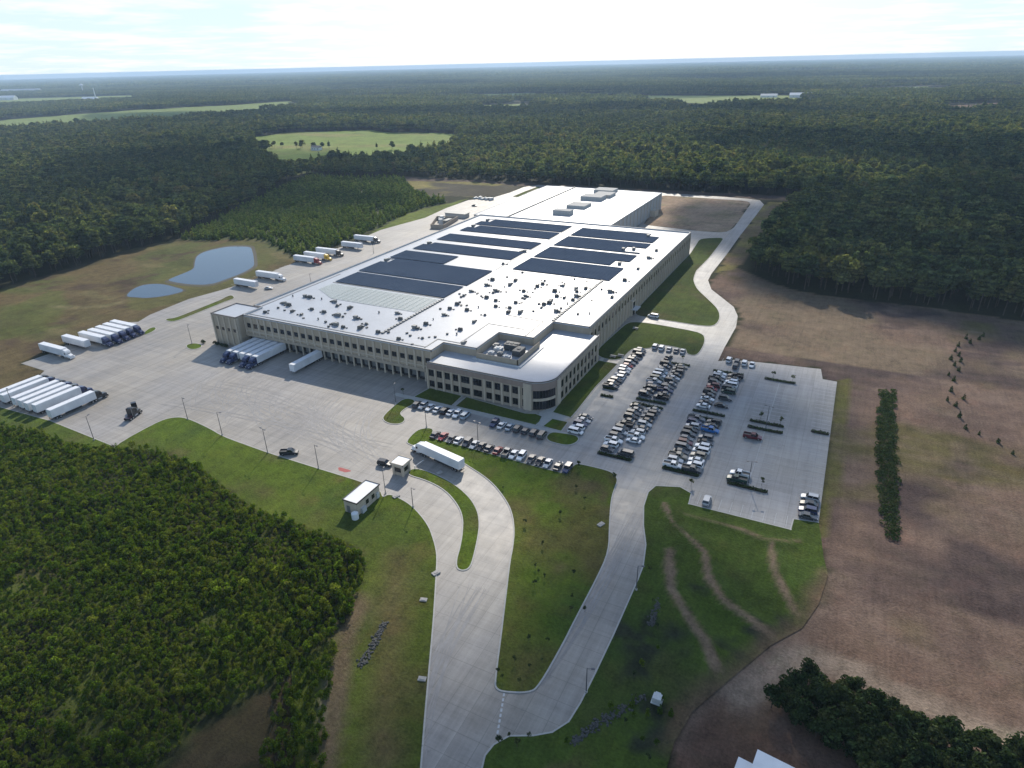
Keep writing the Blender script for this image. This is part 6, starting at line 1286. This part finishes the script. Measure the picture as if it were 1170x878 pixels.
nt.links.new(mth(nt, 'DIVIDE', sp.outputs[0], den), cmb.inputs[0]); nt.links.new(mth(nt, 'DIVIDE', sp.outputs[1], den), cmb.inputs[1])
dt = nt.nodes.new('ShaderNodeVectorMath'); dt.operation = 'DOT_PRODUCT'; nt.links.new(tc.outputs['Generated'], dt.inputs[0]); dt.inputs[1].default_value = (math.sin(SUN_AZ), math.cos(SUN_AZ), 0.06)
pale = mixc(nt, mrange(nt, sp.outputs[2], 0.07, 0.20, 0.93, 0.0), sky.outputs[0], (4.0, 4.95, 5.65))
cl = mth(nt, 'ADD', mrange(nt, noise(nt, cmb.outputs[0], 1.0, 9, 0.60), 0.45, 0.68), mrange(nt, dt.outputs['Value'], 0.90, 0.99, 0.0, 0.75), True)
nt.links.new(mixc(nt, mth(nt, 'MULTIPLY', cl, mrange(nt, sp.outputs[2], 0.08, 0.18, 0.9, 0.10)), pale, (6.0, 6.0, 6.0)), bg.inputs['Color']); bg.inputs['Strength'].default_value = 0.125
# broken cumulus out of view, added to shade forest, car park and foreground
def cloud_mat(name, dens):
    m = bpy.data.materials.new(name); m.use_nodes = True; nt = m.node_tree; nt.nodes.clear(); o = nt.nodes.new('ShaderNodeOutputMaterial')
    d = nt.nodes.new('ShaderNodeBsdfDiffuse'); d.inputs[0].default_value = (0.9, 0.9, 0.9, 1); t = nt.nodes.new('ShaderNodeBsdfTranslucent'); t.inputs[0].default_value = (0.9, 0.9, 0.9, 1)
    a = nt.nodes.new('ShaderNodeMixShader'); a.inputs[0].default_value = 0.5; nt.links.new(d.outputs[0], a.inputs[1]); nt.links.new(t.outputs[0], a.inputs[2])
    tr = nt.nodes.new('ShaderNodeBsdfTransparent'); x = nt.nodes.new('ShaderNodeMixShader'); nt.links.new(mrange(nt, noise(nt, wpos(nt), 0.012, 5), 0.3, 0.6, dens*0.55, dens), x.inputs[0])
    nt.links.new(tr.outputs[0], x.inputs[1]); nt.links.new(a.outputs[0], x.inputs[2]); nt.links.new(x.outputs[0], o.inputs['Surface']); return m
CM = {}
ALT = 950.0
def shade_cloud(spots, dens):
    """spots: (x, y, rx, ry) of the shade on the ground; the puffs float where the sun meets them"""
    if dens not in CM: CM[dens] = cloud_mat('cloud_vapour', dens)
    bm = bmesh.new(); rr = random.Random(int(spots[0][0]*3+spots[0][1]))
    for x, y, rx, ry in spots:
        for k in range(10):
            a, q = rr.uniform(0, 6.28), rr.uniform(0.02, 0.6)**0.75; s = rr.uniform(0.45, 0.75); z = ALT+rr.uniform(-20, 30); t = z/math.tan(SUN_EL)
            px_, py_ = x+math.cos(a)*rx*q+math.sin(SUN_AZ)*t, y+math.sin(a)*ry*q+math.cos(SUN_AZ)*t
            r_ = bmesh.ops.create_icosphere(bm, subdivisions=3, radius=1.0); sx, sy_, sz = rx*s, ry*s, min(rx, ry)*0.28
            for v in r_['verts']:
                n_ = 1+0.16*math.sin(v.co.x*5+k)*math.sin(v.co.y*6+k*2)*1.0
                v.co = Vector((px_+v.co.x*sx*n_, py_+v.co.y*sy_*n_, z+max(v.co.z, -0.35)*sz*n_))
    me = bpy.data.meshes.new('shade_cloud'); bm.to_mesh(me); bm.free(); me.materials.append(CM[dens]); me.polygons.foreach_set('use_smooth', [True]*len(me.polygons)); tag(link('shade_cloud', me), kind='structure')
shade_cloud([(190, 480, 260, 160), (420, 640, 330, 260), (200, 640, 110, 120), (190, 860, 320, 150)], 0.6)
shade_cloud([(330, 300, 90, 60), (420, 230, 110, 70)], 0.2)
shade_cloud([(-10, 60, 62, 40), (-20, 110, 36, 34), (-55, 25, 55, 26)], 0.24)
shade_cloud([(-28, 205, 48, 52), (-70, 168, 40, 24)], 0.22)
shade_cloud([(-560, 420, 190, 130), (-720, 560, 200, 150), (-500, 640, 110, 70)], 0.22)
shade_cloud([(60, 376, 90, 62), (160, 368, 110, 66), (280, 372, 120, 70), (400, 380, 130, 80), (0, 396, 55, 58), (110, 440, 140, 80)], 0.6)
shade_cloud([(-395, 470, 50, 35)], 0.4)
shade_cloud([(-900, 2500, 900, 300), (600, 1750, 600, 200)], 0.45)
shade_cloud([(-1500, 1250, 420, 160), (-900, 1330, 380, 130), (-250, 1500, 420, 130)], 0.4)
shade_cloud([(-2600, 3600, 900, 500), (-500, 4600, 1200, 500), (1500, 4200, 900, 500)], 0.4)
cam = bpy.data.cameras.new('camera'); co = bpy.data.objects.new('camera', cam); col.objects.link(co); scene.camera = co
cam.sensor_width = 36; cam.sensor_fit = 'HORIZONTAL'; cam.lens = FOCAL/1170*36; cam.clip_start = 0.5; cam.clip_end = 120000
mw = Matrix.Identity(4)
for i in range(3): mw[i][0] = RT[i]; mw[i][1] = UPV[i]; mw[i][2] = -FW[i]
mw[2][3] = H_CAM; co.matrix_world = mw
scene.view_settings.view_transform = 'Standard'; scene.view_settings.look = 'None'; scene.view_settings.gamma = 1; scene.view_settings.exposure = 0.58
cy = scene.cycles; cy.max_bounces = 6; cy.diffuse_bounces = 2; cy.glossy_bounces = 2; cy.transmission_bounces = 2; cy.volume_bounces = 0; cy.transparent_max_bounces = 24; cy.use_denoising = True
